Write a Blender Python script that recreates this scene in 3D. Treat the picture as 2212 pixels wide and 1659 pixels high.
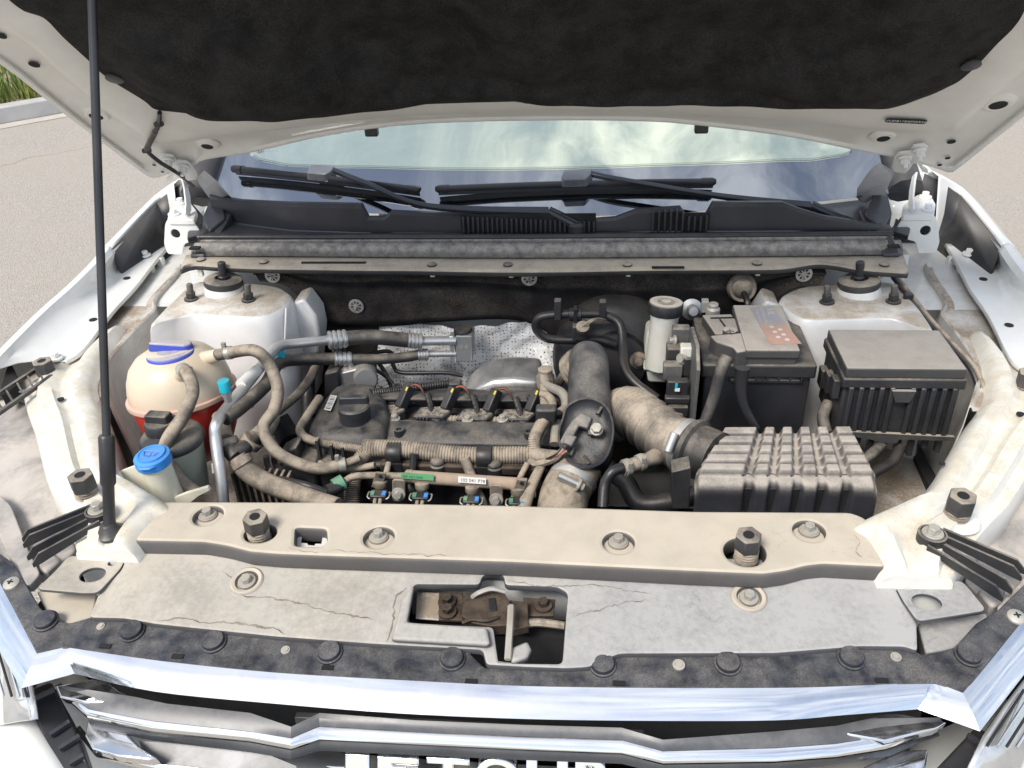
import bpy, bmesh, math, random
from mathutils import Vector, Matrix, noise
random.seed(7)
for o in list(bpy.data.objects): bpy.data.objects.remove(o)
SC = bpy.context.scene
COL = SC.collection
R = math.radians
V = Vector
# ------------------------------------------------------------------ camera
CX, CZ, FPX = 0.1236, 1.68, 1851.7
YAW, PITCH, ROLL = R(-6.446), R(31.338), R(2.625)
FWD = V((math.sin(YAW)*math.cos(PITCH), math.cos(YAW)*math.cos(PITCH), -math.sin(PITCH)))
_r = V((math.cos(YAW), -math.sin(YAW), 0)); _d = FWD.cross(_r)
RGT = math.cos(ROLL)*_r + math.sin(ROLL)*_d
DWN = -math.sin(ROLL)*_r + math.cos(ROLL)*_d
CAMO = V((CX, 0, CZ))
cd = bpy.data.cameras.new('camera'); cam = bpy.data.objects.new('camera', cd); COL.objects.link(cam)
m = Matrix((RGT, -DWN, -FWD)).transposed().to_4x4(); m.translation = CAMO
cam.matrix_world = m
cd.sensor_width = 36; cd.sensor_fit = 'HORIZONTAL'; cd.lens = FPX*36/2212; cd.clip_start = .01; cd.clip_end = 3000
SC.camera = cam
# ------------------------------------------------------------------ light
SUN_EL, SUN_AZ = R(52), R(215)      # azimuth measured from +Y clockwise
wd = bpy.data.worlds.new('World'); SC.world = wd; wd.use_nodes = True
nt = wd.node_tree; nt.nodes.clear()
def N(t, **k):
    n = nt.nodes.new(t)
    for a, b in k.items(): setattr(n, a, b)
    return n
def L(a, b): nt.links.new(a, b)
def math_(op, a, b=None, c=None, clamp=False):
    n = N('ShaderNodeMath', operation=op, use_clamp=clamp)
    for i, s in enumerate((a, b, c)):
        if s is None: continue
        if isinstance(s, (int, float)): n.inputs[i].default_value = s
        else: L(s, n.inputs[i])
    return n.outputs[0]
sky = N('ShaderNodeTexSky', sky_type='NISHITA', sun_disc=False, sun_elevation=SUN_EL, sun_rotation=SUN_AZ)
sky.dust_density = 1.5
tc = N('ShaderNodeTexCoord'); sx = N('ShaderNodeSeparateXYZ'); L(tc.outputs['Generated'], sx.inputs[0])
zc_ = math_('ADD', math_('MAXIMUM', sx.outputs[2], 0.0), .18)
cb = N('ShaderNodeCombineXYZ'); L(math_('DIVIDE', sx.outputs[0], zc_), cb.inputs[0]); L(math_('DIVIDE', sx.outputs[1], zc_), cb.inputs[1])
nz = N('ShaderNodeTexNoise'); nz.inputs['Scale'].default_value = 3.4; nz.inputs['Detail'].default_value = 9; nz.inputs['Roughness'].default_value = .64; nz.inputs['Distortion'].default_value = .9
cb.inputs[2].default_value = 3.7
L(cb.outputs[0], nz.inputs['Vector'])
cr_ = N('ShaderNodeMapRange', interpolation_type='SMOOTHSTEP'); L(nz.outputs[0], cr_.inputs[0]); cr_.inputs[1].default_value = .38; cr_.inputs[2].default_value = .68; cr_.inputs[3].default_value = .16
mxs = N('ShaderNodeMix', data_type='RGBA'); L(cr_.outputs[0], mxs.inputs[0]); L(sky.outputs[0], mxs.inputs[6]); mxs.inputs[7].default_value = (6.1, 6.5, 7.1, 1)
bg = N('ShaderNodeBackground'); L(mxs.outputs[2], bg.inputs[0]); bg.inputs[1].default_value = .115
wo = N('ShaderNodeOutputWorld'); L(bg.outputs[0], wo.inputs[0])
sd = bpy.data.lights.new('sun', 'SUN'); so = bpy.data.objects.new('sun', sd); COL.objects.link(so)
sd.energy = 2.25; sd.angle = R(22); sd.color = (1, .95, .87)
sdir = V((math.sin(SUN_AZ)*math.cos(SUN_EL), math.cos(SUN_AZ)*math.cos(SUN_EL), math.sin(SUN_EL)))
so.rotation_euler = sdir.to_track_quat('Z', 'Y').to_euler(); so.location = sdir*20
SC.view_settings.view_transform = 'Standard'; SC.view_settings.look = 'None'
SC.view_settings.exposure = .80; SC.view_settings.gamma = 1
SC.cycles.max_bounces = 8
# ------------------------------------------------------------------ helpers: photograph pixel -> point at a given height or depth
def ray(px, py): return RGT*((px-1106)/FPX) + DWN*((py-829.5)/FPX) + FWD
def P(px, py, z=None, y=None, x=None):
    v = ray(px, py)
    t = (z-CZ)/v.z if z is not None else y/v.y if y is not None else (x-CX)/v.x
    return CAMO + v*t
def PP(px, py, p0, n):
    v = ray(px, py); return CAMO + v*((p0-CAMO).dot(n)/v.dot(n))
def T(c, r, x, y): return ((0, 540, 1080, 1618)[c]+x*.26855, (0, 405, 810, 1213.5)[r]+y*.26855)
def mir(p): return V((-p.x, p.y, p.z))
def lerp(a, b, t): return a+(b-a)*t
def cr(pts, n=6, closed=False):
    pts = [V(p) for p in pts]; k = len(pts); out = []
    if k < 3 and not closed: 
        return [lerp(pts[0], pts[-1], i/n) for i in range(n+1)]
    for i in range(k if closed else k-1):
        g = (lambda j: pts[j % k]) if closed else (lambda j: pts[min(max(j, 0), k-1)])
        a, b, c, d = g(i-1), g(i), g(i+1), g(i+2)
        for s in range(n):
            t = s/n
            out.append(.5*((2*b)+(c-a)*t+(2*a-5*b+4*c-d)*t*t+(3*b-a-3*c+d)*t**3))
    if not closed: out.append(pts[-1])
    return out
def rnd(poly, r, n=4):
    """round the corners of a closed polygon"""
    out = []; k = len(poly)
    for i in range(k):
        a, b, c = V(poly[i-1]), V(poly[i]), V(poly[(i+1) % k])
        d1, d2 = (a-b), (c-b); q = min(r, d1.length*.45, d2.length*.45)
        p1, p2 = b+d1.normalized()*q, b+d2.normalized()*q
        for j in range(n+1):
            t = j/n; out.append((1-t)**2*p1+2*t*(1-t)*b+t*t*p2)
    return out
def resample(pts, n):
    pts = [V(p) for p in pts]; d = [0]
    for a, b in zip(pts, pts[1:]): d.append(d[-1]+(b-a).length)
    out = []; j = 0
    for i in range(n):
        s = d[-1]*i/(n-1)
        while j < len(d)-2 and d[j+1] < s: j += 1
        t = (s-d[j])/max(d[j+1]-d[j], 1e-9); out.append(lerp(pts[j], pts[j+1], min(t, 1)))
    return out
def frame(ax):
    ax = V(ax).normalized(); u = ax.orthogonal().normalized()
    if abs(ax.z) > .9: u = (V((1, 0, 0))-ax*ax.x).normalized()
    return u, ax.cross(u), ax
WL = {}
def link(ob, parent=None, loc=V((0, 0, 0))):
    COL.objects.link(ob); WL[ob] = V(loc)
    if parent is not None:
        ob.parent = parent; ob.location = V(loc)-WL[parent]
    else: ob.location = loc
    return ob
def tag(o, label=None, cat=None, group=None, kind=None):
    for k, v in (('label', label), ('category', cat), ('group', group), ('kind', kind)):
        if v: o[k] = v
    return o
def empty(name, loc, label=None, cat=None, group=None, parent=None):
    o = bpy.data.objects.new(name, None); o.empty_display_size = .05
    link(o, parent, V(loc)); return tag(o, label, cat, group)
class MB:
    def __init__(s): s.v = []; s.f = []
    def add(s, vs, fs):
        k = len(s.v); s.v += [V(p) for p in vs]; s.f += [tuple(i+k for i in f) for f in fs]; return s
    def box(s, c, sz, ax=None):
        c = V(c); X, Y, Z = (V((1, 0, 0)), V((0, 1, 0)), V((0, 0, 1))) if ax is None else ax
        q = [c+X*(a*sz[0]/2)+Y*(b*sz[1]/2)+Z*(d*sz[2]/2) for d in (-1, 1) for a, b in ((-1, -1), (1, -1), (1, 1), (-1, 1))]
        return s.add(q, [(3, 2, 1, 0), (4, 5, 6, 7), (0, 1, 5, 4), (1, 2, 6, 5), (2, 3, 7, 6), (3, 0, 4, 7)])
    def prism(s, poly, vec, scale=1.0):
        poly = [V(p) for p in poly]; n = len(poly); vec = V(vec); c = sum(poly, V())/n
        top = [c+(p-c)*scale+vec for p in poly]
        nrm = V()
        for i in range(n): nrm += (poly[i]-c).cross(poly[(i+1) % n]-c)
        up = nrm.dot(vec) > 0
        side = [(i, (i+1) % n, (i+1) % n+n, i+n) for i in range(n)]
        fs = [tuple(range(n))[::-1], tuple(range(n, 2*n))]+side
        if not up: fs = [f[::-1] for f in fs]
        return s.add(poly+top, fs)
    def loft(s, rows, cu=False, cv=False, flip=False):
        m_, n = len(rows), len(rows[0]); fs = []
        for i in range(m_ if cv else m_-1):
            for j in range(n if cu else n-1):
                a, b = i*n+j, i*n+(j+1) % n; c, d = ((i+1) % m_)*n+(j+1) % n, ((i+1) % m_)*n+j
                fs.append((a, d, c, b) if flip else (a, b, c, d))
        return s.add([p for r in rows for p in r], fs)
    def tube(s, path, r, n=10, sm=5, cap=True, ribs=0, ramp=.12, flat=1.0):
        pts = cr(path, sm) if sm else [V(p) for p in path]
        if ribs: pts = resample(pts, ribs*4+1)
        k = len(pts); rows = []; t0 = None; u = None
        for i, p in enumerate(pts):
            t = (pts[min(i+1, k-1)]-pts[max(i-1, 0)]).normalized()
            if u is None: u = t.orthogonal().normalized()
            else: u = (u-t*u.dot(t)).normalized()
            w = t.cross(u); q = i/(k-1)
            if callable(r): rr = r(q)
            elif isinstance(r, (list, tuple)):
                x = q*(len(r)-1); j = min(int(x), len(r)-2); rr = r[j]+(r[j+1]-r[j])*(x-j)
            else: rr = r
            if ribs: rr *= 1+ramp*(1, .55, -1, .55)[i % 4]
            rows.append([p+(u*math.cos(2*math.pi*j/n)+w*math.sin(2*math.pi*j/n)*flat)*rr for j in range(n)])
        b = len(s.v); s.loft(rows, cu=True)
        if cap:
            s.f.append(tuple(b+j for j in range(n))[::-1]); s.f.append(tuple(b+(k-1)*n+j for j in range(n)))
        return s
    def lathe(s, o, ax, prof, n=24, rag=None):
        u, w, a = frame(ax); o = V(o); rows = []
        for r, h in prof:
            rows.append([o+a*h+(u*math.cos(2*math.pi*j/n)+w*math.sin(2*math.pi*j/n))*max(r, 1e-5)*(rag(j) if rag else 1) for j in range(n)])
        b = len(s.v); s.loft(rows, cu=True, flip=False)
        s.f.append(tuple(b+j for j in range(n))[::-1]); s.f.append(tuple(b+(len(rows)-1)*n+j for j in range(n)))
        return s
    def build(s, name, mat, parent=None, ang=38, bev=0, seg=2, sub=0, solid=0, off=0, loc=None):
        if loc is None:
            xs = [p.x for p in s.v]; ys = [p.y for p in s.v]; zs = [p.z for p in s.v]
            loc = V(((min(xs)+max(xs))/2, (min(ys)+max(ys))/2, min(zs)))
        me = bpy.data.meshes.new(name); me.from_pydata([p-loc for p in s.v], [], s.f); me.update()
        bm = bmesh.new(); bm.from_mesh(me); bmesh.ops.recalc_face_normals(bm, faces=bm.faces); bm.to_mesh(me); bm.free()
        return finish(me, name, mat, parent, ang, bev, seg, sub, solid, off, loc)
def finish(me, name, mat, parent, ang=38, bev=0, seg=2, sub=0, solid=0, off=0, loc=V()):
    me.polygons.foreach_set('use_smooth', [ang > 0]*len(me.polygons))
    if ang > 0 and ang < 180: me.set_sharp_from_angle(angle=R(ang))
    me.materials.clear(); me.materials.append(mat)
    ob = bpy.data.objects.new(name, me); link(ob, parent, loc)
    if solid:
        md = ob.modifiers.new('s', 'SOLIDIFY'); md.thickness = solid; md.offset = off
    if bev:
        md = ob.modifiers.new('b', 'BEVEL'); md.width = bev; md.segments = seg; md.limit_method = 'ANGLE'; md.angle_limit = R(40)
    if sub:
        md = ob.modifiers.new('u', 'SUBSURF'); md.levels = sub; md.render_levels = sub
    return ob
def plate(name, out, mat, parent=None, holes=(), th=.004, bev=.001, ang=40):
    """flat plate from a coplanar outline with holes cut through"""
    out = [V(p) for p in out]; c = sum(out, V())/len(out); nrm = V()
    for i in range(len(out)): nrm += (out[i]-c).cross(out[(i+1) % len(out)]-c)
    nrm.normalize()
    if nrm.z < 0 or (abs(nrm.z) < .05 and nrm.y > 0): nrm = -nrm
    u = out[0]-c; u = (u-nrm*u.dot(nrm)).normalized(); w = nrm.cross(u)
    cu = bpy.data.curves.new('c', 'CURVE'); cu.dimensions = '2D'; cu.fill_mode = 'BOTH'; cu.resolution_u = 1
    cu.extrude = max(th/2-bev, 1e-4); cu.bevel_depth = bev; cu.bevel_resolution = 1; cu.offset = -bev
    for poly in [out]+[list(h) for h in holes]:
        sp = cu.splines.new('POLY'); sp.points.add(len(poly)-1); sp.use_cyclic_u = True
        for i, p in enumerate(poly):
            d = V(p)-c; sp.points[i].co = (d.dot(u), d.dot(w), 0, 1)
    ob = bpy.data.objects.new('c', cu); me = bpy.data.meshes.new_from_object(ob)
    bpy.data.objects.remove(ob); bpy.data.curves.remove(cu)
    mt = Matrix((u, w, nrm)).transposed().to_4x4(); me.transform(mt); me.name = name
    return finish(me, name, mat, parent, ang, loc=c-nrm*(th/2))
def circ(c, nrm, r, n=20, e=1.0):
    u, w, a = frame(nrm); c = V(c)
    return [c+u*r*math.cos(2*math.pi*i/n)+w*r*e*math.sin(2*math.pi*i/n) for i in range(n)]
UP = V((0, 0, 1))
def bolt(p, r, parent, mat, ax=UP, washer=1.7, h=None, name='bolt'):
    h = h or r*1.1; b = MB(); p = V(p)
    b.lathe(p, ax, [(r*washer, -.002), (r*washer, r*.22), (r*washer*.94, r*.3)], 20)
    u, w, a = frame(ax); t = random.random()
    hexa = [p+a*(r*.3)+(u*math.cos(t+i*math.pi/3)+w*math.sin(t+i*math.pi/3))*r for i in range(6)]
    b.prism(hexa, a*h, .97)
    return b.build(name, mat, parent, ang=30, bev=r*.08, seg=1)
def text(s, o, ux, uy, size, mat, parent, name='lettering', ext=.0003, sx=1.0, align='LEFT'):
    cu = bpy.data.curves.new('t', 'FONT'); cu.body = s; cu.size = size; cu.extrude = ext; cu.align_x = align; cu.resolution_u = 2
    ob = bpy.data.objects.new('t', cu); me = bpy.data.meshes.new_from_object(ob)
    bpy.data.objects.remove(ob); bpy.data.curves.remove(cu)
    ux, uy = V(ux).normalized(), V(uy).normalized()
    mt = Matrix((ux*sx, uy, ux.cross(uy).normalized())).transposed().to_4x4(); me.transform(mt)
    return finish(me, name, mat, parent, 30, loc=V(o))
# ------------------------------------------------------------------ materials
DUST = (.34, .295, .235)
def mat_(name):
    global nt
    mt = bpy.data.materials.new(name); mt.use_nodes = True; nt = mt.node_tree; nt.nodes.clear()
    out = N('ShaderNodeOutputMaterial'); b = N('ShaderNodeBsdfPrincipled'); L(b.outputs[0], out.inputs[0])
    return mt, b
def nzt(scale, detail=5, rough=.6, vec=None, dist=0):
    n = N('ShaderNodeTexNoise'); n.inputs['Scale'].default_value = scale; n.inputs['Detail'].default_value = detail
    n.inputs['Roughness'].default_value = rough; n.inputs['Distortion'].default_value = dist
    if vec is None:
        g = N('ShaderNodeNewGeometry'); vec = g.outputs['Position']
    L(vec, n.inputs['Vector']); return n.outputs[0]
def mrange(v, a, b, c=0.0, d=1.0, sm=True):
    n = N('ShaderNodeMapRange'); n.interpolation_type = 'SMOOTHSTEP' if sm else 'LINEAR'
    L(v, n.inputs[0])
    for i, q in enumerate((a, b, c, d)): n.inputs[i+1].default_value = q
    return n.outputs[0]
def mixc(f, a, b, mode='MIX'):
    n = N('ShaderNodeMix', data_type='RGBA', blend_type=mode)
    for i, s in ((0, f), (6, a), (7, b)):
        if isinstance(s, (int, float)): n.inputs[i].default_value = s
        elif isinstance(s, tuple): n.inputs[i].default_value = (*s[:3], 1)
        else: L(s, n.inputs[i])
    return n.outputs[2]
def M(name, col, rough=.5, metal=0.0, dust=0.0, film=0.0, up=(.15, .85), ns=14, var=.18, bump=.0, bs=260, spec=.5, coat=0, dcol=DUST, fine=.5, stain=0, amp=1.5, dcol2=None):
    mt, b = mat_(name)
    g = N('ShaderNodeNewGeometry'); pos = g.outputs['Position']
    base = mixc(mrange(nzt(ns*.7, 4, .6, pos), .3, .7), tuple(c*(1-var) for c in col), tuple(min(c*(1+var), .95) for c in col))
    if dust or film:
        sp = N('ShaderNodeSeparateXYZ'); L(g.outputs['Normal'], sp.inputs[0])
        upf = mrange(sp.outputs[2], up[0], up[1])
        big = nzt(ns, 6, .62, pos, .3); sm = nzt(ns*14, 4, .7, pos)
        mk = math_('ADD', math_('MULTIPLY', upf, dust), film)
        mk = math_('MULTIPLY', mk, math_('ADD', math_('MULTIPLY', mrange(big, .36, .64, -1, 1, False), amp*.36), 1.0))
        mk = math_('MULTIPLY', mk, math_('ADD', math_('MULTIPLY', math_('SUBTRACT', sm, .5), fine*1.6), 1.0), clamp=True)
        dc = mixc(mrange(nzt(ns*2.3, 4, .6, pos), .3, .7), tuple(c*.92 for c in dcol), tuple(c*1.06 for c in dcol))
        if dcol2:
            px_ = N('ShaderNodeSeparateXYZ'); L(pos, px_.inputs[0])
            dc = mixc(mrange(math_('ADD', px_.outputs[0], math_('MULTIPLY', math_('SUBTRACT', nzt(3, 5, .6, pos), .5), 1.6)), -.45, .25), dc, dcol2)
        if stain:
            ln = math_('ABSOLUTE', math_('SUBTRACT', nzt(7, 5, .62, pos, .6), .5)); ln = mrange(ln, .0, .008, 1, 0)
            ln = math_('MULTIPLY', ln, mrange(nzt(3.2, 3, .5, pos), .52, .62))
            tide = math_('MULTIPLY', mrange(nzt(5, 5, .6, pos, .3), .54, .62), .16)
            mk = math_('MULTIPLY', mk, math_('SUBTRACT', 1.0, math_('MULTIPLY', math_('MAXIMUM', ln, tide), stain)), clamp=True)
        colr = mixc(mk, base, dc); L(colr, b.inputs['Base Color'])
        L(mrange(mk, 0, 1, rough, .93, False), b.inputs['Roughness'])
        if metal: L(mrange(mk, 0, 1, metal, 0, False), b.inputs['Metallic'])
    else:
        L(base, b.inputs['Base Color'])
        L(mrange(nzt(ns*2, 3, .6, pos), .3, .7, rough*.85, min(rough*1.2, 1), False), b.inputs['Roughness']); b.inputs['Metallic'].default_value = metal
    b.inputs['Specular IOR Level'].default_value = spec
    if coat: b.inputs['Coat Weight'].default_value = coat; b.inputs['Coat Roughness'].default_value = .05
    if bump:
        bp = N('ShaderNodeBump'); bp.inputs['Strength'].default_value = bump; bp.inputs['Distance'].default_value = .002
        L(nzt(bs, 4, .65, pos), bp.inputs['Height']); L(bp.outputs[0], b.inputs['Normal'])
    return mt
WHITE = M('white_paint', (.76, .76, .73), .25, dust=.08, film=.01, coat=.5, var=.02)
WHITED = M('white_paint_dusty', (.75, .745, .715), .28, dust=.22, film=.035, var=.03, ns=26, coat=.4, amp=1.3, fine=.9)
WHITEB = M('white_paint_dirty', (.74, .74, .73), .30, dust=.75, film=.035, up=(.62, .97), var=.05, ns=24, coat=.25, dcol=(.40, .34, .265), amp=1.1, fine=.8)
APRM = M('grimy_apron_paint', (.66, .65, .62), .4, dust=.45, film=.30, up=(.5, .97), var=.08, ns=14, dcol=(.29, .23, .17), amp=1.5, fine=1.0)
HOODW = M('hood_inner_paint', (.76, .74, .69), .4, dust=0, film=.07, var=.03, ns=20, coat=.15)
BLK = M('black_plastic', (.017, .018, .022), .40, dust=.10, film=.015, var=.3)
BLKC = M('cowl_black_plastic', (.026, .028, .036), .32, dust=.05, film=.02, var=.2)
BLKD = M('dusty_black_plastic', (.016, .0175, .022), .45, dust=.30, film=.03, up=(.3, .97), var=.3, bump=.25, amp=2.4, fine=1.0)
BLKH = M('dust_caked_plastic', (.022, .024, .030), .5, dust=.80, film=.08, up=(.15, .9), var=.3, bump=.2, amp=1.8, fine=.8)
COVER = M('dust_caked_cover', (.035, .037, .046), .5, dust=.98, film=.12, up=(.1, .9), ns=8, var=.3, dcol=(.50, .44, .355), bump=.08, amp=.25, fine=.25, stain=.08)
COVER2 = M('grey_dusty_cover', (.045, .048, .058), .5, dust=.82, film=.10, up=(.1, .9), ns=9, var=.3, dcol=(.44, .40, .335), bump=.12, amp=.4, fine=.5, stain=.18, dcol2=(.365, .355, .34))
STRIP = M('scuffed_black_strip', (.018, .021, .030), .48, dust=.13, film=.012, ns=34, var=.4, bump=.2, spec=.35, dcol=(.36, .33, .29), amp=2.4, fine=1.8)
RUBD = M('dusty_rubber_hose', (.028, .027, .027), .6, dust=.72, film=.12, up=(-.55, .7), ns=48, var=.2, bump=.35, bs=420, amp=1.2, fine=1.1, dcol=(.37, .31, .24))
RUBK = M('black_rubber', (.013, .014, .018), .33, dust=.08, film=.015, ns=22, bump=.2)
RUBM = M('half_dusty_rubber', (.020, .021, .024), .45, dust=.42, film=.04, up=(-.1, .9), ns=26, bump=.3, bs=420, amp=1.8, fine=1.0)
ENG = M('engine_cover_plastic', (.018, .020, .026), .42, dust=.20, film=.02, up=(.3, .97), ns=22, var=.3, bump=.35, amp=2.6, fine=1.2)
RAILM = M('rail_paint', (.75, .745, .70), .27, dust=.46, film=.08, var=.03, ns=30, coat=.4, amp=1.5, fine=1.1, dcol=(.56, .49, .36))
ALU = M('aluminium', (.62, .63, .64), .33, metal=.85, dust=.25, film=.06, ns=18, bump=.1)
STEEL = M('zinc_bolt', (.5, .49, .45), .4, metal=.7, dust=.4, film=.15, ns=40)
RUST = M('rusty_steel', (.034, .023, .018), .6, metal=.3, dust=.16, film=.035, ns=60, var=.5, bump=.5, dcol=(.25, .19, .13))
CHROME = M('chrome', (.80, .81, .83), .025, metal=1.0, dust=.05, film=.015, var=.01, ns=40, amp=2)
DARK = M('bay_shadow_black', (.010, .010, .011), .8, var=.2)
FELT = M('black_felt', (.0155, .015, .015), .95, film=.07, ns=30, var=.5, bump=1.0, bs=480, spec=.15, amp=1.2, fine=3.6, dcol=(.20, .185, .165))
FELTW = M('firewall_felt', (.013, .0132, .0142), .95, dust=.20, film=.012, up=(-.1, .9), ns=24, var=.5, bump=1.0, bs=480, spec=.12, amp=1.2, fine=2.8, dcol=(.26, .21, .165))
GASK = M('dusty_foam_strip', (.05, .052, .06), .85, dust=.40, film=.34, ns=60, var=.3, bump=.6, bs=350, amp=1.3, fine=1.6, dcol=(.38, .35, .31))
PVC = M('cream_plastic', (.76, .73, .60), .4, dust=.25, film=.04, var=.05)
BLUE = M('blue_plastic', (.04, .27, .74), .35, dust=.08, film=.02, var=.08)
BLUED = M('dusty_blue_plastic', (.03, .06, .42), .5, dust=.95, film=.03, up=(.45, .95), var=.1, dcol=(.45, .42, .42))
CYAN = M('cyan_plastic', (.01, .40, .52), .35, dust=.15, film=.03, var=.1)
YEL = M('yellow_plastic', (.8, .5, .02), .4, var=.1)
GREEN = M('green_plastic', (.05, .28, .16), .5, dust=.25, film=.1)
PAPER = M('white_label', (.72, .72, .70), .6, film=.10, ns=50, var=.05)
INK = M('black_print', (.02, .02, .02), .7)
REDW = M('red_wire', (.38, .05, .04), .5); ORW = M('orange_wire', (.35, .13, .04), .5)
# ------------------------------------------------------------------ ground
def ground():
    mt, b = mat_('asphalt'); g = N('ShaderNodeNewGeometry'); pos = g.outputs['Position']
    vor = N('ShaderNodeTexVoronoi'); vor.inputs['Scale'].default_value = 150; L(pos, vor.inputs['Vector'])
    st = mixc(mrange(vor.outputs['Color'], .1, .9), (.31, .28, .245), (.45, .41, .36))
    st = mixc(mrange(nzt(.9, 5, .6, pos), .3, .7), st, (.40, .355, .30))
    st = mixc(mrange(nzt(170, 3, .7, pos), .55, .75), st, (.21, .185, .155))
    crk = N('ShaderNodeTexVoronoi'); crk.feature = 'DISTANCE_TO_EDGE'; crk.inputs['Scale'].default_value = .21
    nn = N('ShaderNodeTexNoise'); nn.inputs['Scale'].default_value = 2.5; nn.inputs['Detail'].default_value = 6; L(pos, nn.inputs['Vector'])
    ad = N('ShaderNodeVectorMath', operation='MULTIPLY_ADD'); L(nn.outputs['Color'], ad.inputs[0]); ad.inputs[1].default_value = (.5, .5, .5); L(pos, ad.inputs[2]); L(ad.outputs[0], crk.inputs['Vector'])
    st = mixc(math_('MULTIPLY', mrange(crk.outputs['Distance'], .001, .004, 1, 0), .35), st, (.13, .10, .08))
    L(st, b.inputs['Base Color']); b.inputs['Roughness'].default_value = .95; b.inputs['Specular IOR Level'].default_value = .2
    bp = N('ShaderNodeBump'); bp.inputs['Strength'].default_value = .8; bp.inputs['Distance'].default_value = .006
    L(vor.outputs['Distance'], bp.inputs['Height']); L(bp.outputs[0], b.inputs['Normal'])
    MB().add([(-900, -900, 0), (900, -900, 0), (900, 900, 0), (-900, 900, 0)], [(0, 1, 2, 3)]).build('ground', mt, loc=V())
    tag(bpy.data.objects['ground'], 'pale dusty asphalt of the car park around the car', kind='structure')
ground()
car = empty('car', (0, 1.6, 0), 'white car with its bonnet propped open and engine bay exposed', 'car')
# ------------------------------------------------------------------ hood
HA = math.atan2(.643, .766); HN = V((0, .643, .766)); H0 = V((0, 1.58, 1.18))
def crown(u): return .05*(1-min(1, (u/.76)**2))
def HU(u, s, n=0.0): return H0 + V((u, -.766*s, .643*s)) + HN*(crown(u)-n)
def HP(px, py, n=0.0):
    c = crown(0)
    for _ in range(6):
        p = PP(px, py, H0+HN*(c-n), HN); c = crown(p.x)
    return p
def HUS(p): return p.x, (p-H0).dot(V((0, -.766, .643)))
A_ = [(0, 137), (81, 199), (145, 250), (209, 298), (295, 363), (330, 383), (371, 373), (419, 357), (443, 344), (540, 329), (674, 298), (782, 279), (916, 265), (1134, 258), (1402, 260), (1510, 269), (1674, 289), (1752, 303), (1860, 326), (1940, 340), (1994, 354), (2037, 368), (2053, 371), (2067, 365), (2128, 317), (2212, 250), (2300, 180)]
L_ = [(91, 40), (134, 83), (188, 132), (231, 172), (309, 220), (330, 238), (360, 243), (420, 249), (457, 251), (540, 246), (674, 239), (782, 234), (916, 228), (1134, 222), (1402, 221), (1510, 222), (1674, 224), (1752, 227), (1860, 232), (1940, 228), (2000, 212), (2030, 200), (2050, 190), (2075, 177), (2115, 142), (2155, 99), (2204, 48)]
Aus = [HUS(HP(*p)) for p in A_]; Lus = [HUS(HP(*p, .021)) for p in L_]
tipA = [(-.70, .97), (-.75, .8), (-.775, .6)]; tipL = [(-.56, .90), (-.60, .75), (-.63, .58)]
Aus = tipA+Aus+[(-a, b) for a, b in tipA[::-1]]; Lus = tipL+Lus+[(-a, b) for a, b in tipL[::-1]]
hood = empty('hood', HU(0, 0), parent=car)
def cr2(l, n=3): return [(p.x, p.y) for p in cr([V((a, b, 0)) for a, b in l], n)]
Ad, Ld = cr2(Aus), cr2(Lus)
def hoodrow(t, n): return [HU(a[0]+(l[0]-a[0])*t, a[1]+(l[1]-a[1])*t, n) for a, l in zip(Ad, Ld)]
prof = [(0, -.012), (0, .001), (.035, .004), (.07, .003), (.085, -.001), (.42, .002), (.50, .006), (.62, .020), (.72, .024), (1.0, .020), (1.12, .012)]
MB().loft([hoodrow(t, n) for t, n in prof]).build('inner_panel', HOODW, hood, ang=60)
low = sorted([q for q in Ad if q[1] < .30], key=lambda q: q[0])
def se(u):
    for (a, b), (c, d) in zip(low, low[1:]):
        if a <= u <= c: return b+(d-b)*(u-a)/max(c-a, 1e-6)
    return low[0][1] if u < 0 else low[-1][1]
us_ = [-.738+1.476*i/48 for i in range(49)]
rows = [[HU(u, se(u)+.004+(.97-.10*(abs(u)/.74)**4-se(u))*t, -.020) for u in us_] for t in [j/14 for j in range(15)]]
MB().loft(rows).build('outer_skin', WHITE, hood, solid=.002)
def relief(u, s):
    d = .020*noise.noise(V((u*5, s*6, 1.3)))+.010*noise.noise(V((u*13, s*13, 4)))
    for cu_, cs, wu, ws, h in ((-.42, .42, .16, .10, .022), (-.10, .30, .22, .03, .014), (.25, .285, .20, .018, .016), (.02, .48, .07, .14, .008), (.50, .40, .14, .14, .016), (.3, .5, .25, .10, -.02), (-.2, .5, .2, .10, -.018), (-.45, .22, .10, .04, .012)):
        d += 1.7*h*math.exp(-((u-cu_)/wu)**4-((s-cs)/ws)**4)
    return d
lowL = sorted([q for q in Ld if q[1] < .42], key=lambda q: q[0])
def sel(u):
    for (a, b), (c, d) in zip(lowL, lowL[1:]):
        if a <= u <= c: return b+(d-b)*(u-a)/max(c-a, 1e-6)
    return lowL[0][1]
rows = []
k = len(Ld)//2
for i in range(0, k+1):
    a, b = Ld[i], Ld[len(Ld)-1-i]; row = []
    for j in range(81):
        t = j/80; u, s = a[0]+(b[0]-a[0])*t, a[1]+(b[1]-a[1])*t
        e = max(0, min(1, min(t, 1-t)*9, (s-sel(u))/.11))
        row.append(HU(u, s, max(.019+.004*min(1, e*5)+e*(.022+1.3*relief(u, s)), .016)))
    rows.append(row)
MB().loft(rows).build('felt_liner', FELT, hood, ang=180, sub=1)
def hdisc(px, py, r, n, mat, name, e=1.0, th=.002):
    p = HP(px, py, n); ax = -HN
    return MB().lathe(p-ax*th, ax, [(r, 0), (r, th), (r*.8, th*1.5), (0, th*1.5)], 20).build(name, mat, hood)
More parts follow.
